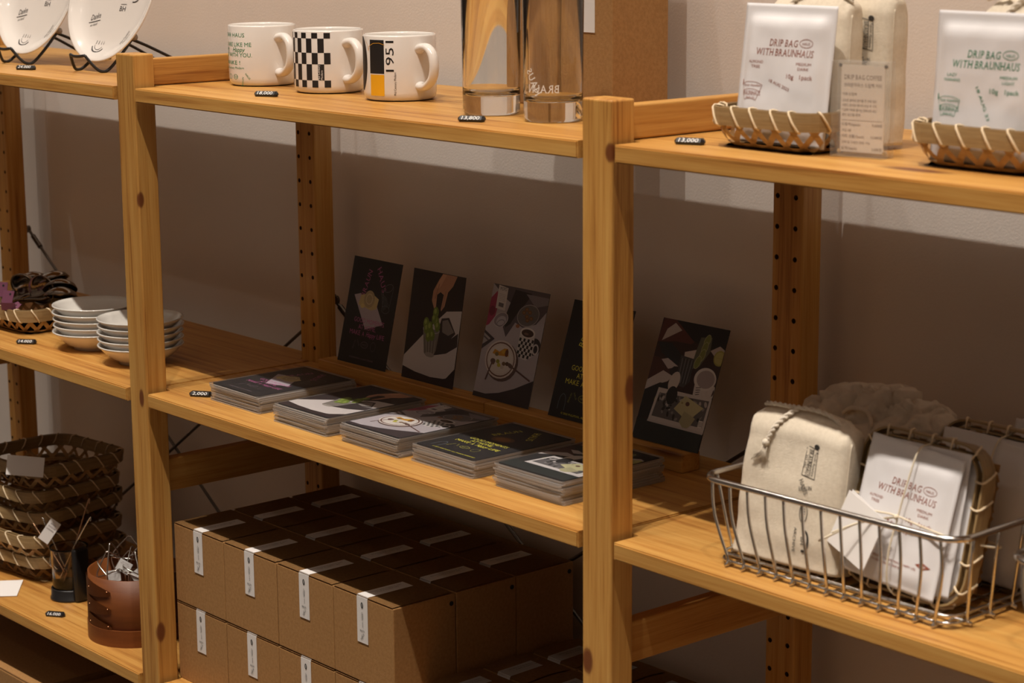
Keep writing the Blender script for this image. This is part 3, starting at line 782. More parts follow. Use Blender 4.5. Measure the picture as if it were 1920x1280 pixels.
# acrylic price stand
t = thing('acrylic_stand', 'clear acrylic block with a printed coffee price card, between the two top baskets', 'sign', (.2718, .0756, ZT), R(11))
bm = bmesh.new(); box(bm, -.026, .026, 0, .0098, 0, .084, .0006, 1); obj('front_plate', bm, ACRT, t)
bm = bmesh.new(); box(bm, -.026, .026, .0112, .021, 0, .084, .0006, 1); obj('back_plate', bm, ACRT, t)
bm = bmesh.new(); box(bm, -.0215, .0215, .0101, .0108, .004, .080); pc = obj('price_card', bm, nm('cream_card', .6, (.80, .72, .62)), t)
p = Print(); k = (.13, .07, .05)
p.text('DRIP BAG COFFEE', 0, .0675, .0058, k, width=.037, serif=True); p.text('브라운하우스 드립백 커피', 0, .0610, .0042, k, width=.037)
p.text('커피 드립백', -.020, .0535, .0030, k, al='l')
for q, s in enumerate(('고소한 풍미의 원두를 한 잔에 담은', '아몬드 트리와 레이지 모닝 두 가지', '드립백 커피로 즐기는 집에서의 시간', '좋은 순간을 함께')): p.text(s, -.020, .0480 - .0042 * q, .0028, k, al='l', width=.034 if q < 3 else .018)
p.line(-.020, .0318, .020, .0318, .0003, k)
for q, (a, b) in enumerate((('드립백(6pack)', '9,600원'), ('구성 3종', ''), ('커피 선물(7pack)', '13,000원'), ('가격 및 구성은 변동 가능', ''), ('낱개(1pack)', '2,000원'))):
    p.text(a, -.020, .0270 - .0052 * q, .0028 if q in (1, 3) else .0033, k, al='l')
    if b: p.text(b, .020, .0270 - .0052 * q, .0033, k, al='r')
p.build('lettering', pc, lambda u, v, l: (u, .0101 - l, v), .00001, .00006)
for x in (-.0225, .0225):
    for z in (.0045, .0795):
        bm = bmesh.new(); bmesh.ops.create_cone(bm, cap_ends=True, segments=16, radius1=.0018, radius2=.0018, depth=.0012, matrix=Matrix.Translation((x, .0105, z)) @ Matrix.Rotation(PI / 2, 4, 'X')); obj('magnet', bm, CHROME, t)

# ---------------------------------------------------------------- plates on wire stands
def plate_stand(x, y, n):
    t = thing('plate_stand', 'black wire stand holding the %s propped plate' % n, 'stand', (x, y, ZT), R(4), 'black wire plate stands')
    bm = bmesh.new(); r = .0021
    for s in (-1, 1):
        pts = [(s * .017, -.016, .0235), (s * .024, -.008, .010), (s * .029, .000, .0024), (s * .030, .012, .0040), (s * .028, .034, .022), (s * .025, .053, .040)]
        tube(bm, smooth_path(pts, 7), r, 10)
    tube(bm, smooth_path([(-.017, -.016, .0235), (-.006, -.0185, .022), (.006, -.0185, .022), (.017, -.016, .0235)], 5), r, 10)
    tube(bm, smooth_path([(-.025, .053, .040), (-.012, .056, .043), (0, .057, .043), (.012, .056, .043), (.025, .053, .040)], 5), r, 10)
    obj('cradle', bm, BLACKM, t, True)
    bm = bmesh.new(); tube(bm, smooth_path([(-.020, .056, .042), (-.022, .085, .030), (-.026, .140, .003), (0, .146, .0022), (.026, .140, .003), (.022, .085, .030), (.020, .056, .042)], 7), r, 10); obj('rear_leg', bm, BLACKM, t, True)
    for s in (-1, 1):
        bm = bmesh.new(); tube(bm, [(s * .022, .055, .044), (s * .031, .057, .045)], .0042, 12); obj('rubber_stop', bm, RUBBER, t, True)
    return t
def plate(label, M):
    t = thing('plate', label, 'plate', (0, 0, 0), 0, 'white printed plates on stands'); t.matrix_world = M; RR = .096
    bm = bmesh.new()
    lathe(bm, [(0, .0), (.050, 0), (.055, -.0025), (.059, 0), (.080, .0075), (.0935, .0145), (RR, .0165), (.0955, .0178), (.0935, .0178), (.088, .0150), (.080, .0088), (.070, .0054), (.060, .0042), (0, .0038)], 96)
    fixn(bm); obj('dish', bm, CERAM, t, True)
    def zt(r):
        for (r0, z0), (r1, z1) in zip([(0, .0038), (.060, .0042), (.070, .0054), (.080, .0088), (.088, .0150)], [(.060, .0042), (.070, .0054), (.080, .0088), (.088, .0150), (.0935, .0178)]):
            if r <= r1: return z0 + (z1 - z0) * (r - r0) / (r1 - r0)
        return .0178
    p = Print(); k = (.035, .03, .03)
    def danke(x, y, a=R(14)): p.text('Danke', x, y, .0115, k, rot=a, shear=.4, width=.022); p.line(x - .013, y - .006, x + .011, y - .001, .0012, k); p.text('so kind', x - .001, y - .0095, .005, k, rot=a, shear=.3)
    def bh(x, y): p.text('BH', x, y, .010, k, width=.013); p.line(x - .006, y + .0095, x + .007, y + .0095, .0007, k)
    def smile(x, y, a=0):
        p.ring(x, y, .0135, .0115, .0016, k, rot=a, a0=R(200), a1=R(340)); p.ring(x, y, .0085, .0075, .0008, k, rot=a, a0=R(190), a1=R(350))
        for dx in (-.008, -.0025, .0035, .0085): p.text('I' if dx < 0 else 'i', x + dx, y + .001, .008, k, rot=a)
    def vee(x, y): p.text('BRAUN', x - .005, y, .0062, k, rot=R(68), width=.02, serif=True); p.text('HAUS', x + .006, y + .001, .0062, k, rot=R(-76), width=.019, serif=True)
    danke(-.040, -.034); bh(.016, -.021); smile(-.014, -.076 + .006, R(-6)); vee(-.006, .005); smile(.040, .004, R(50)); danke(.01, .055); bh(-.05, .03); vee(.058, .048)
    p.text('Mid Century', .042, -.058, .0055, k, rot=R(62), width=.022); p.text('Modern', .0475, -.060, .0055, k, rot=R(62), width=.015); smile(-.035, .062, R(10)); vee(.028, -.06) if 0 else None
    p.build('printed_marks', t, lambda u, v, l: (u, v, zt(math.hypot(u, v)) + l), .00001, .0003, (.006, .006))
    return t
for x, n, lb in ((-1.286, 'left', 'white plate with small black marks on a wire stand, at the far left'), (-1.080, 'right', 'white plate with small black marks on a wire stand, beside the left post')):
    plate_stand(x, .088, n)
    ln = R(20)
    # local z of the plate is its face normal, tipped back
    M = Matrix.Translation((x + .006, .1085, ZT + .0075)) @ Matrix.Rotation(R(4), 4, 'Z') @ Matrix.Rotation(-ln, 4, 'X') @ Matrix.Translation((0, 0, .0965)) @ Matrix.Rotation(R(90), 4, 'X')
    plate(lb, M)

# ---------------------------------------------------------------- bowls
def bowl_proto(label, loc):
    t = thing('bowl', label, 'bowl', loc, 0, 'stacked white bowls'); r = .058
    bm = bmesh.new()
    lathe(bm, [(0, .0035), (.026, .0035), (.0275, 0), (.030, 0), (.0305, .0035), (.041, .0085), (.050, .0165), (.0555, .0225)], 72); obj('outside', bm, CERAM, t, True)
    bm = bmesh.new()
    lathe(bm, [(.0555, .0225), (.0575, .0238), (r, .0250), (.0572, .0260), (.0555, .0254), (.052, .0215), (.046, .0148), (.036, .0090), (.024, .0065), (0, .006)], 72); obj('glazed_inside', bm, CERAMG, t, True)
    for o in t.children:
        pass
    return t
bp = None; od = ['topmost', 'second', 'third', 'fourth', 'lowest']
for cx, cy, nmn in ((-1.113, .0985, 'left rear stack by the spoon basket'), (-.985, .0945, 'right stack partly behind the post')):
    for k in range(5):
        lb = 'white bowl, %s of the %s' % (od[4 - k], nmn); loc = (cx + random.uniform(-.0015, .0015), cy + random.uniform(-.001, .001), ZM + .0091 * k)
        if bp is None: bp = bowl_proto(lb, loc)
        else: dup(bp, loc, random.uniform(0, 6), lb)

# ---------------------------------------------------------------- postcards
PWd, PHt = .102, .1375
LIL = (.40, .36, .42); PNK = (.42, .11, .27); YEL = (.70, .66, .06)
def card_art(k):
    """picture side of postcard k; u 0..1 left to right, v 0..1 top to bottom"""
    p = Print(); X = lambda u: (u - .5) * PWd; Y = lambda v: (1 - v) * PHt
    P = lambda pts, c: p.poly([(X(u), Y(v)) for u, v in pts], c)
    El = lambda u, v, a, b, c, rot=0: p.ell(X(u), Y(v), a * PWd, b * PWd, c, R(rot))
    Ln = lambda u0, v0, u1, v1, wd, c: p.line(X(u0), Y(v0), X(u1), Y(v1), wd * PWd, c)
    Rg = lambda u, v, a, b, wd, c, rot=0, a0=0, a1=360: p.ring(X(u), Y(v), a * PWd, b * PWd, wd * PWd, c, R(rot), 28, R(a0), R(a1))
    Tx = lambda s, u, v, sz, c, wd=None, rot=0, sh=0, se=False: p.text(s, X(u), Y(v), sz * PWd, c, rot=R(rot), shear=sh, width=wd and wd * PWd, serif=se)
    B = (.010, .009, .011)
    def full(c): P([(0, 0), (1, 0), (1, 1), (0, 1)], c)
    def motto(c, dy=0):
        Tx('GOOD MOMENTS', .52, .605 + dy, .085, c, .62); Tx('AT HOME,', .50, .665 + dy, .085, c, .36)
        Tx('MAKE', .27, .725 + dy, .085, c, .22); Tx('A', .44, .725 + dy, .08, c, .05, se=True); Tx('Happy', .60, .725 + dy, .09, c, .20, sh=.35); Tx('LIFE', .80, .725 + dy, .085, c, .15)
    def logos(c, a=1):
        Tx('BRAUN', .30, .82, .035, c, rot=75); Tx('HAUS', .36, .80, .035, c, rot=-55); Rg(.50, .805, .075, .042, .007, c); Tx('HAUS', .50, .815, .04, c); Rg(.68, .805, .05, .06, .005, c)
    if k == 0:
        full(B)
        Tx('BRAUN', .38, .24, .11, PNK, .36, rot=76, se=True); Tx('HAUS', .60, .19, .115, PNK, .34, rot=-58, se=True)
        for q in range(7): Ln(.66 + .02 * q, .28 + .008 * q, .76 + .015 * q, .46 - .01 * q, .004, (.12, .13, .13))
        Rg(.80, .24, .09, .05, .006, (.13, .14, .14), 20); Rg(.80, .44, .08, .05, .006, (.10, .11, .11)); Ln(.71, .25, .73, .43, .005, (.12, .13, .13)); Ln(.90, .22, .87, .42, .005, (.12, .13, .13))
        P([(.13, .36), (.26, .335), (.30, .445), (.52, .47), (.62, .425), (.80, .585), (.46, .66)][::-1], LIL)
        P([(.27, .35), (.48, .315), (.64, .36), (.62, .455), (.52, .475), (.24, .445)][::-1], (.50, .42, .20)); El(.45, .375, .11, .11, (.36, .30, .17)); Rg(.45, .375, .07, .07, .012, (.55, .48, .30)); El(.33, .45, .04, .03, (.6, .52, .22))
        motto(PNK); logos((.11, .08, .10)); Tx('© 2023 BRAUNHAUS. ALL RIGHTS RESERVED', .48, .945, .028, (.2, .15, .18), .50)
    elif k == 1:
        full((.022, .013, .013)); P([(0, 0), (.72, 0), (.70, .30), (.44, .46), (0, .82)][::-1], (.016, .010, .012))
        P([(1, .30), (.99, .82), (.80, .955), (.52, .955), (0, .90), (0, .80), (.44, .50), (.72, .33)], (.52, .49, .49))
        P([(0, .895), (.25, .925), (.55, .940), (.80, .928), (1, .89), (1, 1), (0, 1)][::-1], (.022, .013, .015))
        P([(.64, .40), (.78, .38), (.93, .51), (.86, .56), (.98, .50), (.99, .62), (.80, .70), (.58, .74), (.50, .71), (.56, .62)][::-1], (.03, .022, .024)); P([(.66, .42), (.76, .40), (.90, .50), (.80, .54), (.68, .52)][::-1], (.20, .18, .17))
        P([(.565, -0.0 + .005), (.84, .005), (.78, .10), (.70, .16), (.665, .29), (.61, .34), (.60, .32), (.625, .19), (.56, .17), (.50, .20), (.505, .31), (.475, .33), (.415, .26), (.42, .17), (.50, .07)][::-1], (.44, .235, .145))
        P([(.565, .01), (.64, .01), (.55, .12), (.50, .15), (.47, .13), (.51, .07)][::-1], (.56, .32, .20)); Ln(.52, .10, .47, .24, .012, (.30, .15, .09)); Ln(.66, .15, .63, .30, .01, (.30, .15, .09))
        P([(.31, .52), (.63, .51), (.60, .70), (.56, .755), (.44, .765), (.38, .74)], (.17, .155, .14)); Rg(.47, .52, .16, .045, .008, (.42, .42, .38)); 
        for q in range(8): Ln(.36 + .03 * q, .60 + .004 * (q % 2), .41 + .022 * q, .75, .006, (.36, .34, .31) if q % 2 else (.07, .06, .05))
        El(.49, .745, .09, .03, (.28, .26, .24))
        for u, v, a in ((.36, .47, .055), (.38, .52, .05), (.47, .545, .05), (.55, .44, .05), (.52, .36, .055), (.50, .42, .045), (.58, .48, .05), (.44, .50, .055), (.50, .57, .05), (.43, .585, .05)):
            El(u, v, a, a * 1.3, (.13, .19, .025)); El(u - .012, v - .012, a * .45, a * .6, (.26, .34, .07))
    elif k == 2:
        full((.39, .365, .40)); P([(.0, 0), (1, 0), (1, .16), (.86, .28), (.64, .33), (.50, .30), (.38, .44), (.30, .36), (.42, .16), (.22, .10)][::-1], (.085, .07, .08))
        P([(.40, .02), (.70, .03), (.62, .12), (.50, .22), (.42, .32), (.34, .36), (.30, .28)][::-1], (.022, .016, .018)); P([(.60, .04), (1, .04), (1, .10), (.80, .14)][::-1], (.20, .18, .20))
        P([(0, .13), (.09, .06), (.15, .16), (.13, .28), (.05, .36), (0, .38)][::-1], (.30, .035, .085)); El(.06, .24, .05, .06, (.18, .02, .05))
        P([(.10, .005), (.27, .02), (.28, .22), (.11, .21)][::-1], (.58, .56, .55)); Tx('MOPO', .19, .05, .06, B, .12); P([(.15, .155), (.24, .16), (.24, .195), (.15, .19)][::-1], (.12, .11, .12))
        for q in range(5): Ln(.13, .08 + .014 * q, .25, .085 + .014 * q, .004, (.3, .3, .3))
        El(.24, .30, .13, .085, (.23, .21, .24), 20); El(.25, .31, .085, .055, (.40, .38, .42), 20); Rg(.24, .30, .13, .085, .01, (.50, .48, .5), 20); Rg(.25, .33, .07, .04, .008, (.12, .10, .12), 20)
        El(.70, .22, .19, .13, (.13, .12, .12), 12); Rg(.70, .22, .19, .13, .01, (.33, .31, .31), 12)
        for u, v in ((.62, .20), (.68, .23), (.72, .19), (.76, .24), (.66, .17), (.70, .26)): El(u, v, .035, .025, (.17, .085, .035)); El(u, v, .018, .012, (.26, .14, .06))
        El(.555, .325, .035, .022, (.30, .12, .05))
        El(.90, .47, .11, .10, (.025, .018, .02), 10); Rg(.93, .49, .055, .065, .02, (.52, .50, .50))
        P([(.62, .36), (.88, .37), (.89, .56), (.80, .60), (.66, .585), (.62, .54)][::-1], (.54, .52, .51))
        for r in range(6):
            for c in range(7):
                if (r + c) % 2 == 0: P([(.63 + .036 * c, .415 + .028 * r), (.665 + .036 * c, .417 + .028 * r), (.66 + .036 * c, .445 + .028 * r), (.625 + .036 * c, .443 + .028 * r)][::-1], B)
        El(.75, .365, .13, .062, (.62, .60, .58)); El(.75, .368, .105, .046, (.05, .022, .016)); El(.73, .375, .04, .014, (.16, .09, .06))
        P([(0, .415), (.20, .475), (.0, .585)][::-1], (.05, .04, .045)); P([(0, .44), (.13, .48), (0, .545)][::-1], (.34, .32, .33)); Ln(0, .47, .10, .50, .02, (.1, .09, .1))
        El(.40, .655, .285, .235, (.10, .06, .055)); El(.37, .64, .275, .225, (.56, .52, .50)); Rg(.37, .64, .25, .205, .016, (.13, .06, .04)); El(.37, .64, .21, .165, (.60, .57, .54))
        P([(.40, .54), (.47, .535), (.50, .60), (.41, .605), (.31, .61), (.21, .60), (.24, .56), (.33, .575)][::-1], (.50, .24, .015)); El(.46, .575, .03, .045, (.12, .035, .012)); 
        for u, v, c in ((.33, .66, (.30, .30, .04)), (.36, .69, (.45, .42, .05)), (.44, .67, (.17, .10, .05)), (.29, .60, (.18, .13, .05)), (.40, .57, (.55, .33, .03)), (.50, .665, (.10, .05, .03)), (.25, .68, (.2, .1, .05)), (.42, .70, (.5, .45, .4))): El(u, v, .032, .024, c)
        Ln(.24, .665, .17, .84, .020, (.11, .055, .05)); El(.245, .665, .045, .03, (.12, .07, .06)); Ln(.56, .675, .94, .765, .020, (.11, .055, .05)); El(.56, .675, .05, .026, (.12, .07, .06), -20)
        P([(0, .958), (.22, .960), (.45, .925), (.70, .860), (1, .755), (1, 1), (0, 1)][::-1], (.035, .024, .028))
    elif k == 3:
        full(B); Tx('BRAUN', .36, .26, .12, YEL, .36, rot=76, se=True); Tx('HAUS', .62, .20, .12, YEL, .34, rot=-58, se=True)
        El(.52, .42, .16, .10, (.13, .055, .02)); El(.52, .42, .11, .065, (.24, .11, .03)); motto(YEL, -.02); logos((.28, .27, .05))
        Rg(.18, .86, .055, .09, .008, (.10, .13, .15), 0, 0, 180); Ln(.125, .86, .125, .93, .008, (.10, .13, .15)); Ln(.235, .86, .235, .93, .008, (.10, .13, .15))
        Tx('© 2023 PULLPOOL. ALL RIGHTS RESERVED', .56, .965, .032, YEL, .72)
    else:
        full((.030, .013, .013)); P([(.02, 0), (.40, 0), (.62, .10), (.50, .17), (.28, .17), (0, .20)][::-1], (.085, .022, .020)); P([(.20, 0), (1, 0), (1, .22), (.72, .18), (.52, .14)][::-1], (.008, .007, .009))
        P([(.10, .085), (.20, .025), (.32, .075), (.06, .185)][::-1], (.42, .38, .38)); P([(.02, .20), (.22, .19), (.48, .30), (.36, .36), (.10, .28)][::-1], (.012, .016, .022)); P([(0, .32), (.30, .33), (.42, .46), (.10, .56), (0, .50)][::-1], (.06, .020, .016))
        P([(.13, .335), (.22, .315), (.40, .365), (.26, .40)][::-1], (.44, .41, .42)); P([(.34, .37), (.40, .365), (.44, .43), (.34, .46), (.28, .41)][::-1], (.02, .016, .018)); P([(.44, .24), (.62, .20), (.60, .29), (.46, .32)][::-1], (.50, .47, .47))
        P([(.80, .19), (.92, .14), (1, .165), (1, .215), (.88, .23)][::-1], (.42, .39, .40)); P([(.62, .10), (.78, .085), (.80, .20), (.70, .33), (.58, .37), (.60, .20)][::-1], (.10, .105, .075))
        for u, v in ((.72, .12), (.71, .18), (.70, .24), (.66, .30)): El(u, v, .042, .075, (.17, .20, .055), -15); Rg(u, v, .042, .075, .006, (.36, .38, .2), -15)
        El(.955, .235, .085, .085, (.30, .31, .08)); El(.955, .235, .068, .068, (.40, .40, .15)); Ln(.90, .235, 1.0, .235, .005, (.3, .3, .1))
        P([(.40, .27), (.60, .28), (.62, .46), (.55, .52), (.42, .51)][::-1], (.05, .05, .055))
        for q in range(9): Ln(.41 + .024 * q, .29, .43 + .02 * q, .49, .006, (.22, .22, .24) if q % 2 else (.02, .02, .025))
        P([(0, .52), (.20, .42), (.36, .45), (.30, .50), (.16, .54), (.0, .62)][::-1], (.46, .43, .43)); P([(.0, .60), (.20, .52), (.36, .52), (.36, .66), (.22, .80), (0, .84)][::-1], (.012, .012, .014))
        El(.40, .49, .075, .115, (.52, .49, .46), -15); P([(.70, .46), (.99, .46), (.96, .60), (.90, .64), (.72, .62)][::-1], (.52, .50, .50)); Rg(.99, .50, .075, .085, .028, (.50, .48, .48)) if 0 else None
        Rg(.955, .51, .07, .075, .026, (.50, .48, .48)); El(.83, .42, .16, .125, (.56, .54, .54)); El(.84, .42, .13, .098, (.30, .26, .27)); 
        for q in range(6): Ln(.73 + .006 * q, .50 + .018 * q, .80, .49 + .018 * q, .008, (.03, .03, .03))
        for u, v in ((.22, .60), (.27, .60), (.24, .65), (.20, .66)): El(u, v, .022, .04, (.24, .25, .04))
        P([(.20, .56), (1, .56), (1, .84), (.16, .84)][::-1], (.52, .50, .50)); rd = random.Random(4); P([(.23, .60), (.97, .58), (.96, .80), (.20, .795)][::-1], (.10, .095, .10))
        for q in range(60): El(.24 + rd.random() * .70, .60 + rd.random() * .18, rd.uniform(.01, .035), rd.uniform(.008, .02), rd.choice(((.02, .02, .02), (.40, .38, .38), (.22, .21, .21), (.012, .012, .012))), rd.uniform(0, 180))
        El(.42, .60, .08, .10, (.012, .012, .014)); P([(.62, .58), (.92, .645), (.74, .775), (.50, .70)][::-1], (.44, .43, .25)); P([(.66, .70), (.84, .74), (.80, .80), (.72, .85), (.62, .79)][::-1], (.34, .33, .20))
        El(.68, .64, .03, .024, (.10, .04, .03)); El(.60, .64, .016, .012, (.28, .25, .12)); P([(.90, .745), (.96, .745), (.96, .80), (.90, .80)][::-1], (.7, .7, .7))
        for q in range(5): Ln(.908 + .011 * q, .752, .908 + .011 * q, .795, .004, B)
        P([(0, .83), (1, .83), (1, 1), (0, 1)][::-1], (.014, .019, .019)); P([(.16, .83), (1, .83), (1, .85), (.16, .845)][::-1], (.46, .44, .45))
    # trim anything that runs past the card edge
    p.V = [(min(max(x, -PWd / 2), PWd / 2), min(max(y, 0), PHt), l) for x, y, l in p.V]
    return p
ART = [card_art(k) for k in range(5)]
CARDK = nm('card_black_edge', .5, (.03, .028, .03))
names_ = ['black card with pink lettering and an envelope', 'photo card of a hand dropping grapes into a glass', 'photo card of a cake plate, checkered mug and bottle', 'black card with yellow lettering', 'dark photo card of limes, a white mug and a newspaper']
pos = ['left end of the row', 'second in the row', 'middle of the row', 'behind the middle post', 'right end of the row']
LZ = ZM + .0212
for k, x in enumerate((-.7345, -.5985, -.4575, -.3205, -.1790)):
    ln = (R(13.5), R(10), R(15), R(18), R(20.5))[k]
    t = thing('standing_card', names_[k] + ', on the ledge', 'postcard', (0, 0, 0), 0, 'postcards standing on the ledge')
    t.matrix_world = Matrix.Translation((x + PWd / 2, .2385, LZ + .0004)) @ Matrix.Rotation(-ln, 4, 'X')
    bm = bmesh.new(); box(bm, -PWd / 2, PWd / 2, 0, .0006, 0, PHt); obj('card', bm, CARDK, t)
    ART[k].build('printed_picture', t, lambda u, v, l: (u, -l, v), .000006, .00005)
# wooden ledge in two lengths
for x0, x1, lb in ((-.7585, -.4205, 'left pine ledge strip carrying the first three cards'), (-.4195, -.0868, 'right pine ledge strip carrying the last two cards')):
    bm = bmesh.new(); W = x1 - x0; box(bm, 0, W, 0, .0275, 0, .0208, .0012); o = obj('card_ledge', bm, wood(0)); o.location = (x0, .2245, ZM); tag(o, lb, 'ledge', 'pine ledges for the cards')
# stacks of sleeved cards
stk = [(-.7300, .0400, 10, .0215, 0), (-.5830, .0340, 10, .0225, 1), (-.4500, .0360, 11, .0230, 2), (-.3250, .0425, 8, .0205, 3), (-.1850, .0425, 10, .0260, 4)]
sname = ['leftmost stack, topped by the pink-lettered card', 'stack topped by the grape photo card', 'stack topped by the cake plate card', 'stack topped by the yellow-lettered card', 'rightmost stack, topped by the lime and mug card']
ordn = ['top', 'second', 'third', 'fourth', 'fifth', 'sixth', 'seventh', 'eighth', 'ninth', 'tenth', 'bottom']
SW, SL = .109, .1475
def pack_meshes(th, k, top):
    bm = bmesh.new(); box(bm, -PWd / 2, PWd / 2, -PHt / 2, PHt / 2, .0003, th - .0004, .0002, 1); a = bm
    return a
protos = {}
for s, (x, y, n, ht, k) in enumerate(stk):
    th = ht / n
    for i in range(n):
        top = i == n - 1
        nth = ordn[n - 1 - i] if i else 'bottom'
        lb = 'plastic-sleeved postcard pack, %s of the %s' % (nth, sname[s])
        loc = (x + PWd / 2 + .002 + random.uniform(-.0016, .0016), y + SL / 2 + random.uniform(-.0015, .0015), ZM + th * i + .0001); rz = R(random.uniform(-.9, .9))
        if (s, top) in protos: dup(protos[(s, top)], loc, rz, lb); continue
        t = thing('postcard_pack', lb, 'postcard pack', loc, rz, 'sleeved postcard packs in stacks'); protos[(s, top)] = t
        bm = bmesh.new(); box(bm, -PWd / 2, PWd / 2, -PHt / 2, PHt / 2, .0003, th - .0004, .0002, 1); obj('card_block', bm, nm('card_edge_grey', .6, (.50, .48, .46)) if not top else CARDK, t)
        bm = bmesh.new(); n_ = 28
        pts = rrect(SW / 2, SL / 2, .0035, 4); lay = [[bm.verts.new((px, py, z)) for px, py in pts] for z in (0, th * .12, th * .88, th)] if 1 else 0
        lay = []
        for z, q in ((.0001, .9985), (th * .25, 1), (th * .75, 1), (th - .0001, .9985)): lay.append([bm.verts.new((px * q, py * q, z)) for px, py in pts])
        for v in [v for v in bm.verts if not v.link_faces and not any(v in l_ for l_ in lay)]: bm.verts.remove(v)
        m = len(pts)
        for a, b in zip(lay, lay[1:]):
            for j in range(m): bm.faces.new((a[j], a[(j + 1) % m], b[(j + 1) % m], b[j])).material_index = 1
        bm.faces.new(lay[0][::-1]); bm.faces.new(lay[-1]); obj('plastic_sleeve', bm, [FILM, FEDGE], t)
        if top: ART[k].build('printed_picture', t, lambda u, v, l: (u, v - PHt / 2, th - .00036 + l * .2), .000004, .00002)

# ---------------------------------------------------------------- chrome wire baskets
def wire_basket(label, loc, rz, W, D, H, nf, nd):
    t = thing('wire_basket', label, 'wire basket', loc, rz, 'chrome wire baskets')
    top = rrect(W / 2, D / 2, .022, 6); g = .012; bot = rrect(W / 2 - g, D / 2 - g, .016, 6)
    bm = bmesh.new(); tube(bm, [(x, y, H) for x, y in top], .0030, 10, True); obj('rim', bm, CHROME, t, True)
    bm = bmesh.new(); tube(bm, [(x, y, .0052) for x, y in bot], .0016, 8, True); tube(bm, [(x, y, .0115) for x, y in rrect(W / 2 - g - .001, D / 2 - g - .001, .016, 6)], .0013, 8, True); obj('base_ring', bm, CHROME, t, True)
    for k in range(nf):
        x = -W / 2 + .016 + (W - .032) * k / (nf - 1); xb = x * (W / 2 - g) / (W / 2)
        bm = bmesh.new(); tube(bm, smooth_path([(x, -D / 2, H - .001), (x * .99 + xb * .01, -D / 2 + g * .3, H * .6), (xb, -D / 2 + g - .001, .008), (xb, -D / 2 + g + .004, .0022), (xb, 0, .0022), (xb, D / 2 - g - .004, .0022), (xb, D / 2 - g + .001, .008), (x, D / 2, H - .001)], 4), .0015, 7); obj('wire', bm, CHROME, t, True)
    for k in range(nd):
        y = -D / 2 + .024 + (D - .048) * k / (nd - 1); yb = y * (D / 2 - g) / (D / 2)
        bm = bmesh.new(); tube(bm, smooth_path([(-W / 2, y, H - .001), (-W / 2 + g - .001, yb, .010), (-W / 2 + g + .004, yb, .0045), (0, yb, .0045), (W / 2 - g - .004, yb, .0045), (W / 2 - g + .001, yb, .010), (W / 2, y, H - .001)], 4), .0015, 7); obj('wire', bm, CHROME, t, True)
    return t
ang = R(1.5)
wire_basket('chrome wire basket holding the cotton bag and tied coffee pouches', (.2905, .146, ZM), ang, .290, .262, .0835, 13, 7)
wire_basket('second chrome wire basket cut off at the right edge', (.632, .152, ZM), ang, .290, .262, .0835, 13, 7)
cotton_bag('cotton drawstring bag with black print standing in the wire basket', MX((.2195, .0605, ZM + .0065), R(9), R(3)), .124, .037, .140, 1, 'cotton bags in the wire basket')
cotton_bag('pale cotton bag at the right edge in the second wire basket', MX((.600, .090, ZM + .0065), R(9), R(3)), .120, .037, .120, 11, 'cotton bags in the wire basket', True, False)
# slumped linen sack behind
t = thing('linen_sack', 'slumped grey-brown linen sack lying behind the cotton bag', 'sack', (.205, .200, ZM + .006), R(-4))
bm = bmesh.new(); bmesh.ops.create_icosphere(bm, subdivisions=6, radius=1)
for v in bm.verts:
    c = v.co.copy(); sx = .116; sy = .050; h = .147
    z = (c.z * .5 + .5); tp = max(0, c.z)
    q = Vector((math.copysign(abs(c.x) ** .8, c.x) * sx * (1 - .12 * tp), math.copysign(abs(c.y) ** .8, c.y) * sy * (1 - .25 * tp), h * z ** .85))
    q.z += .010 * tp * (noise.noise(Vector((c.x * 1.6 + 3, 0, 1))) + .6 * c.x)
    rg = abs(noise.noise(Vector((c.x * 2.6 + 2, c.y * 1.5, c.z * 2.2 + 7)))); r2 = abs(noise.noise(Vector((c.x * 5.5, c.y * 3, c.z * 4))))
    d = (-.013 * (1 - min(1, rg * 4.5)) - .006 * (1 - min(1, r2 * 4))) * (.35 + tp) + .0015 * noise.noise(c * 9)
    v.co = q + c * d
    v.co.z = max(v.co.z, 0)
obj('cloth', bm, COTTOND, t, True)
bm = bmesh.new(); tube(bm, smooth_path([(-.02, -.030, .118), (-.005, -.034, .126), (.012, -.030, .124), (.022, -.036, .112), (.010, -.042, .104)], 10), .0022, 7); obj('drawstring', bm, COTTOND, t, True)

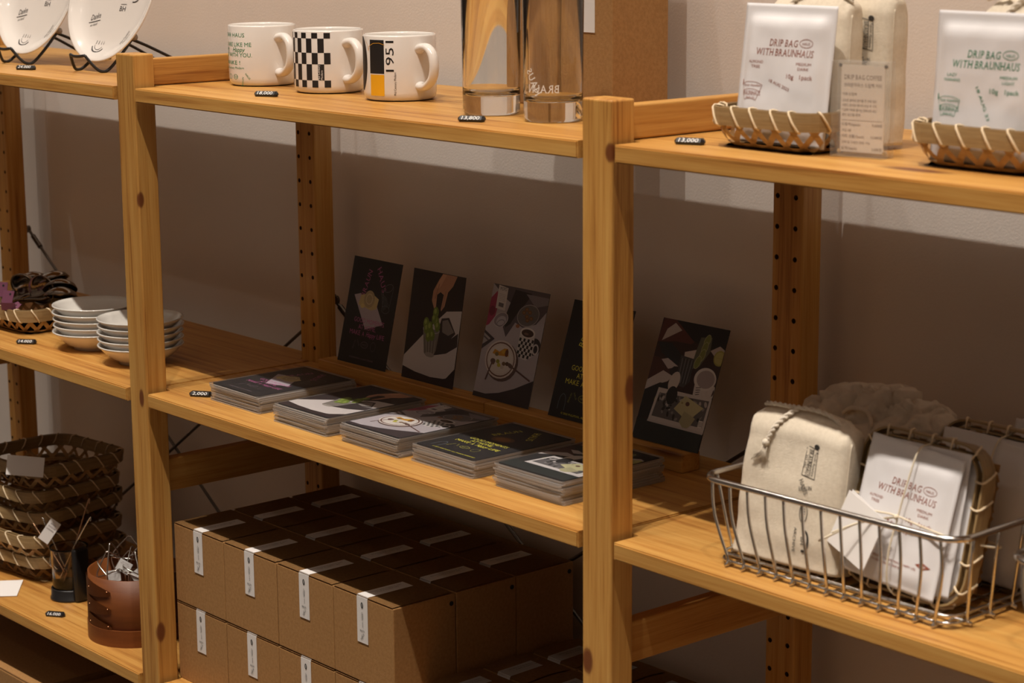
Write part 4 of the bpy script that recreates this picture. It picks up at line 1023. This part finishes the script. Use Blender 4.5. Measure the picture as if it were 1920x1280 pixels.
# bundles: bamboo basket on edge, pouches in front, string and card
STR = nm('twine', .8, (.74, .66, .50))
def bundle(cx, cy, rz, n, first, nmn, seeds):
    """n pouches standing before a basket stood on its side"""
    Mb = Matrix.Translation((cx, cy, ZM + .0120)) @ Matrix.Rotation(rz, 4, 'Z') @ Matrix.Rotation(R(-13), 4, 'X')
    b = basket('bamboo basket stood on edge behind the %s tied pouches' % nmn, (0, 0, 0), 0, .134, .138, .040, 'bamboo baskets stood on edge', 11)
    b.matrix_world = Mb @ Matrix.Translation((.004, .052, .069)) @ Matrix.Rotation(R(90), 4, 'X')
    for i in range(n):
        lb = '%s of the %s tied pouches in the wire basket' % (['foremost printed pouch', 'second pouch', 'third pouch', 'fourth pouch', 'fifth pouch'][i], nmn)
        M = Mb @ Matrix.Translation((-.003 + (0, .010, .013, .011, .014)[i], .0035 + .0072 * i, (.004, .006, .003, .005, .004)[i])) @ Matrix.Rotation(R((3.5, -1, 1, 0, -1)[i]), 4, 'Y')
        pouch('white coffee pouch, ' + lb, M, 0, 2 if i else 0, seeds + i % 2, .106, .126, .0066, 'tied coffee pouches in the wire basket', printed=(i == 0))
    t = thing('tie_string', 'cream string tied round the %s pouches' % nmn, 'string', (0, 0, 0), 0, 'strings round the coffee pouches'); t.matrix_world = Mb
    bm = bmesh.new(); yf = -.0065
    loop1 = smooth_path([(-.067, .002, .062), (-.02, yf, .066), (.0, yf, .067), (.03, yf + .0005, .064), (.056, yf + .004, .061), (.072, .020, .058), (.0745, .050, .058), (.02, .0560, .060), (-.06, .056, .062), (-.0665, .040, .062)], 6, True)
    tube(bm, loop1, .0009, 6, True)
    loop2 = smooth_path([(.004, yf, .066), (.008, yf, .100), (.010, yf + .004, .126), (.010, .010, .133), (.010, .045, .1395), (.010, .0565, .110), (.008, .0565, .03), (.006, .040, -.001), (.002, .004, .000), (.001, yf, .03)], 6, True)
    tube(bm, loop2, .0009, 6, True); obj('wrap', bm, STR, t, True)
    bm = bmesh.new()
    for e in ((-.036, -.032, .040), (-.046, -.036, .030)):
        tube(bm, smooth_path([(.003, yf - .001, .066), (-.014, yf - .006, .060), (-.030, yf - .014, .052), (e[0] - .012, e[1] + .004, e[2])], 8), .0010, 6)
    bmesh.ops.create_icosphere(bm, subdivisions=2, radius=.0024, matrix=Matrix.Translation((.003, yf - .001, .066))); obj('knot', bm, STR, t, True)
    return Mb
Mb = bundle(.3415, .0485, R(-2), 5, 0, 'front', 21)
t = thing('note_card', 'small white card tucked under the string of the front pouches', 'card', (0, 0, 0)); t.matrix_world = Mb @ Matrix.Translation((-.036, -.011, .045)) @ Matrix.Rotation(R(17), 4, 'Y') @ Matrix.Rotation(R(-8), 4, 'Z')
for i, (dy, a) in enumerate(((0, 0), (.0016, 4))):
    bm = bmesh.new(); box(bm, -.028, .028, dy, dy + .0006, -.026, .026, M=Matrix.Rotation(R(a), 4, 'Y')); obj('leaf', bm, PAPERW, t)
def bundle2(cx, cy, n, nmn, seeds, bask=True):
    Mq = Matrix.Translation((cx, cy, ZM + .0065)) @ Matrix.Rotation(R(-2), 4, 'Z') @ Matrix.Rotation(R(-11), 4, 'X')
    if bask:
        b = basket('bamboo basket stood on edge behind the %s pouches' % nmn, (0, 0, 0), 0, .134, .138, .034, 'bamboo baskets stood on edge', 13)
        b.matrix_world = Mq @ Matrix.Translation((.004, .046, .069)) @ Matrix.Rotation(R(90), 4, 'X')
    for i in range(n):
        M = Mq @ Matrix.Translation((-.003 + .004 * i, .003 + .0072 * i, .004 + .001 * (i % 2))) @ Matrix.Rotation(R(1 - i), 4, 'Y')
        pouch('white coffee pouch, %s of the %s bundle in the wire basket' % (('first', 'second', 'third', 'fourth')[i], nmn), M, 0, 2, seeds + i % 2, .106, .126, .0066, 'tied coffee pouches in the wire basket', printed=False)
    t = thing('tie_string', 'cream string over the %s pouches' % nmn, 'string', (0, 0, 0), 0, 'strings round the coffee pouches'); t.matrix_world = Mq
    bm = bmesh.new(); tube(bm, smooth_path([(.004, -.0045, .066), (.007, -.0045, .100), (.010, -.001, .127), (.010, .012, .134), (.010, .040, .1395), (.010, .0515, .110), (.008, .0515, .03), (.006, .036, .0), (.002, .002, .001), (.001, -.0045, .03)], 6, True), .0009, 6, True); obj('wrap', bm, STR, t, True)
bundle2(.3600, .1380, 4, 'middle', 21)
bundle2(.385, .2110, 2, 'rear', 21, False)

# ---------------------------------------------------------------- spoon basket, middle shelf left
basket('bamboo basket full of dark steel spoons with pink tags', (-1.318, .112, ZM), R(3), .150, .118, .036, 'woven bamboo baskets', 8)
DK = nm('polished_steel', .16, (.34, .30, .26), Metallic=1); PINK = nm('pink_tag', .6, (.15, .045, .085))
spoon = None; rd = random.Random(5)
sp = [(-1.243, .118, .054, 12, 10, 'rightmost'), (-1.262, .128, .060, 24, 16, 'second from the right'), (-1.287, .112, .056, 14, 20, 'middle'), (-1.300, .136, .066, 30, 24, 'raised middle'), (-1.335, .110, .056, 8, 22, 'left'), (-1.352, .130, .058, 24, 26, 'far left')]
for i, (x, y, z, a, pch, nn) in enumerate(sp):
    lb = 'dark steel spoon heaped in the bamboo basket, ' + nn + ' of the heap'
    M = Matrix.Translation((x, y, ZM + z)) @ Matrix.Rotation(R(a), 4, 'Z') @ Matrix.Rotation(R(-pch), 4, 'Y') @ Matrix.Rotation(R((165, 150, 95, 170, 120, 160)[i]), 4, 'X')
    if spoon is None:
        t = thing('spoon', lb, 'spoon', (0, 0, 0), 0, 'dark steel spoons'); spoon = t
        bm = bmesh.new(); lathe(bm, [(0, -.012), (.011, -.0105), (.0195, -.004), (.0225, .0022), (.0215, .0024), (.0185, -.003), (.0105, -.0092), (0, -.0106)], 40, 0, 1.2, 1); obj('bowl', bm, DK, t, True)
        bm = bmesh.new(); tube(bm, smooth_path([(-.025, 0, .001), (-.036, 0, .004), (-.058, 0, .003), (-.082, 0, .001)], 6), [.0026] * 18 + [.0034], 8)
        for v in bm.verts: v.co.y *= 1.5
        obj('handle', bm, DK, t, True); t.matrix_world = M
    else:
        c = dup(spoon, (0, 0, 0), 0, lb); c.matrix_world = M
for i, (x, y, z, a, b) in enumerate(((-1.322, .075, .044, 15, 70), (-1.300, .070, .036, -20, 20), (-1.352, .080, .052, 30, 76), (-1.286, .062, .037, 40, 14))):
    t = thing('pink_tag', 'folded pink paper tag in the spoon basket, ' + ('upright at the centre', 'lying flat in front', 'upright at the left', 'lying at the right')[i], 'tag', (0, 0, 0), 0, 'pink tags on the spoons')
    t.matrix_world = Matrix.Translation((x, y, ZM + z)) @ Matrix.Rotation(R(a), 4, 'Z') @ Matrix.Rotation(R(b), 4, 'X')
    bm = bmesh.new(); box(bm, -.011, .011, -.011, .011, 0, .0004); box(bm, -.011, .011, -.011, -.0106, 0, .012); obj('paper', bm, PINK, t)
    bm = bmesh.new(); bmesh.ops.create_cone(bm, cap_ends=True, segments=12, radius1=.0018, radius2=.0018, depth=.0009, matrix=Matrix.Translation((.004, .006, .0003))); obj('punched_hole', bm, nm('dark_hole', .9, (.01, .008, .006)), t)

# ---------------------------------------------------------------- lower shelf left
STKX, STKY = -1.372, .150
bk = None; on = ['lowest', 'second from the bottom', 'third from the bottom', 'fourth from the bottom', 'fifth from the bottom']
for k in range(5):
    lb = 'bamboo basket, %s in the tall stack beside the glass press' % on[k]
    loc = (STKX + .004 * math.sin(k * 2), STKY + .003 * math.cos(k * 3), ZL + .0345 * k)
    if bk is None: bk = basket(lb, loc, R(8), .176, .172, .040, 'bamboo baskets in the tall stack', 17)
    else:
        c = dup(bk, loc, R(8 + 5 * math.sin(k * 4)), lb, rot=(R(1.5 * math.sin(k)), R(1.2 * math.cos(k * 2)), R(8 + 5 * math.sin(k * 4))))
def paper(label, M, w_, h_, lines=0, mat=None):
    t = thing('paper_card', label, 'card', (0, 0, 0)); t.matrix_world = M
    bm = bmesh.new(); box(bm, -w_ / 2, w_ / 2, 0, .0006, 0, h_); obj('sheet', bm, mat or PAPERW, t)
    if lines:
        p = Print()
        for q in range(lines): p.text('BRAUNHAUS' if q == 0 else 'MID CENTURY MODERN', 0, h_ * (.78 - .13 * q), h_ * .09, (.12, .06, .06), width=w_ * (.5 if q == 0 else .7))
        p.build('lettering', t, lambda u, v, l: (u, -l, v), .00001, .00008)
    return t
paper('blank white card leaning against the top of the woven basket stack', MX((-1.287, .0680, -.6395), R(14), R(45), R(4)), .056, .029)
paper('small white price tag hanging beside the basket stack above the press', MX((-1.222, .058, -.722), R(4), R(45), R(35)), .017, .036, 3)
t = thing('paper_card', 'white card lying on the shelf before the basket stack', 'card', (-1.290, .036, ZL + .0008), R(-35)); bm = bmesh.new(); box(bm, -.045, .030, -.026, .014, 0, .0006); obj('sheet', bm, PAPERW, t)
# leather-like bamboo end sticking out
# glass press
t = thing('glass_press', 'small clear glass jar with a black base and wire frame, beside the oval box', 'jar', (-1.2035, .0890, ZL)); 
bm = bmesh.new(); lathe(bm, [(0, 0), (.0285, 0), (.0295, .0008), (.0295, .0030), (.0280, .0042), (.0278, .0160), (.0268, .0175), (.0255, .0165), (.0255, .006), (0, .006)], 48); fixn(bm); obj('base', bm, PLASTB, t, True)
bm = bmesh.new(); lathe(bm, [(0, .0068), (.0245, .0068), (.0252, .008), (.0258, .050), (.0272, .0745), (.0282, .0775), (.0272, .0780), (.0258, .0745), (.0246, .050), (.0238, .009), (0, .008)], 48); fixn(bm); obj('glass', bm, SMOKE, t, True)
bm = bmesh.new(); tube(bm, smooth_path([(-.025, -.006, .060), (-.036, -.009, .056), (-.037, -.010, .042), (-.026, -.006, .036)], 6), .0016, 8); obj('side_handle', bm, CHROME, t, True)
bm = bmesh.new(); box(bm, .0225, .0345, -.010, .014, .0005, .080, .004, 3); obj('black_grip', bm, PLASTB, t, True)
# wire frames standing in the press
wf = [((-1.214, .075, .074), (-1.226, .062, .118), 'leaning left'), ((-1.200, .095, .070), (-1.178, .110, .145), 'tallest, copper tinted'), ((-1.190, .085, .070), (-1.150, .095, .128), 'leaning right'), ((-1.222, .070, .070), (-1.250, .060, .105), 'shortest, at the left')]
COP = nm('copper_wire', .3, (.55, .33, .2), Metallic=1)
for i, (a, b, nn) in enumerate(wf):
    t = thing('wire_rod', 'thin wire stem standing in the glass jar, ' + nn, 'wire', (0, 0, ZL), 0, 'wire stems in the glass jar')
    bm = bmesh.new(); A = Vector(a); B = Vector(b); base = A + (A - B) * .85; base.z = max(base.z, .012); base.x = min(max(base.x, -1.216), -1.191); base.y = min(max(base.y, .077), .101)
    tube(bm, smooth_path([base, A, B, B + Vector((.004, 0, -.002))], 6), .0011, 7); obj('stem', bm, COP if i in (1, 3) else CHROME, t, True)
# oval bentwood box
t = thing('oval_wood_box', 'reddish brown oval bentwood box with fingered joints, behind the left post', 'box', (-1.0045, .0815, ZL)); rx, ry, H = .0655, .0640, .0935
bm = bmesh.new(); n = 96; prof = [(1, 0), (1, H), (.965, H), (.965, .004), (0.0, .004)]
lathe(bm, [(rx * a, z) for a, z in [(0, .0005)] + prof], n, 0, 1, ry / rx); fixn(bm); obj('wall', bm, BROWNW, t, True)
bm = bmesh.new(); lathe(bm, [(rx * 1.001, 0), (rx * 1.048, 0), (rx * 1.048, .0235), (rx * 1.001, .0235)], n, 0, 1, ry / rx, True); fixn(bm); obj('base_band', bm, BROWNW, t, False)
def sidept(a, z, off): return Vector(((rx + off) * math.cos(a), (ry + off) * math.sin(a), z))
for j in range(3):
    bm = bmesh.new(); z0 = .0885 - .0245 * j; a0 = R(-118); a1 = R(-62); nn_ = 20; vs = []
    for i in range(nn_ + 1):
        f = i / nn_; a = a0 + (a1 - a0) * f; hw = .0115 * (1 - f) ** .6 + .0022; zc = z0 - .010 - .004 * f
        vs.append([bm.verts.new(sidept(a, min(zc + s * hw, H), .0022 if 0 < i < nn_ else .001)) for s in (1, -1)])
    for a, b in zip(vs, vs[1:]): bm.faces.new((a[0], a[1], b[1], b[0]))
    bmesh.ops.solidify(bm, geom=bm.faces[:], thickness=.0012); fixn(bm); obj('joint_finger', bm, BROWNW, t)
for j in range(3):
    for q in range(2):
        bm = bmesh.new(); p_ = sidept(R(-66 - 34 * q), .0775 - .0245 * j, .0030); bmesh.ops.create_icosphere(bm, subdivisions=1, radius=.0008, matrix=Matrix.Translation(p_)); obj('tack', bm, nm('copper_tack', .3, (.6, .3, .15), Metallic=1), t)
# wire frames heaped in the oval box
rd = random.Random(12)
wires = []
for i in range(9):
    ax = rd.uniform(-.020, .020); ay = rd.uniform(-.018, .018); hz = rd.uniform(.110, .145) if i else .176
    s = rd.uniform(.022, .034); rot = rd.uniform(-60, 80); tilt = rd.uniform(-16, 16)
    t = thing('wire_stand', 'bent steel wire stand in the oval box, %s' % ['rising highest by the post', 'at the left rim', 'toward the back left', 'with a looped top', 'near the middle', 'sagging over the front', 'toward the back', 'beside the paper tags', 'lowest in the heap'][i], 'wire stand', (0, 0, 0), 0, 'wire stands heaped in the oval box')
    t.matrix_world = Matrix.Translation((-1.0045 + (ax if i else .036), .0815 + ay, ZL + .010)) @ Matrix.Rotation(R(rot), 4, 'Z') @ Matrix.Rotation(R(tilt if i else 4), 4, 'Y')
    h = hz - .01
    bm = bmesh.new()
    tube(bm, smooth_path([(-s * .6, 0, .001), (-s * .7, .001, h * .5), (-s * 1.0, .002, h * .74), (-s * .2, .002, h * .97), (0, .002, h), (s * .2, .002, h * .97), (s * 1.0, .002, h * .74), (s * .7, .001, h * .5), (s * .6, 0, .001)], 5), .00105, 7)
    if i: tube(bm, smooth_path([(-s * 1.0, .002, h * .74), (-s * .4, -.014, h * .78), (s * .3, -.016, h * .80), (s * 1.0, .002, h * .74)], 5), .00105, 7)
    obj('wire', bm, CHROME, t, True)
for i, (x, y, z, a) in enumerate(((.018, -.032, .098, 25), (.012, -.040, .084, -12), (.040, -.026, .090, 50))):
    M = Matrix.Translation((-1.0045 + x, .0815 + y, ZL + z)) @ Matrix.Rotation(R(40), 4, 'Z') @ Matrix.Rotation(R(-24), 4, 'X') @ Matrix.Rotation(R(a), 4, 'Y')
    paper('small grey paper tag on the wire stands in the oval box, %s' % ('upper', 'lower left', 'rightmost')[i], M, .020, .016, 2, nm('grey_paper', .7, (.42, .41, .40)))
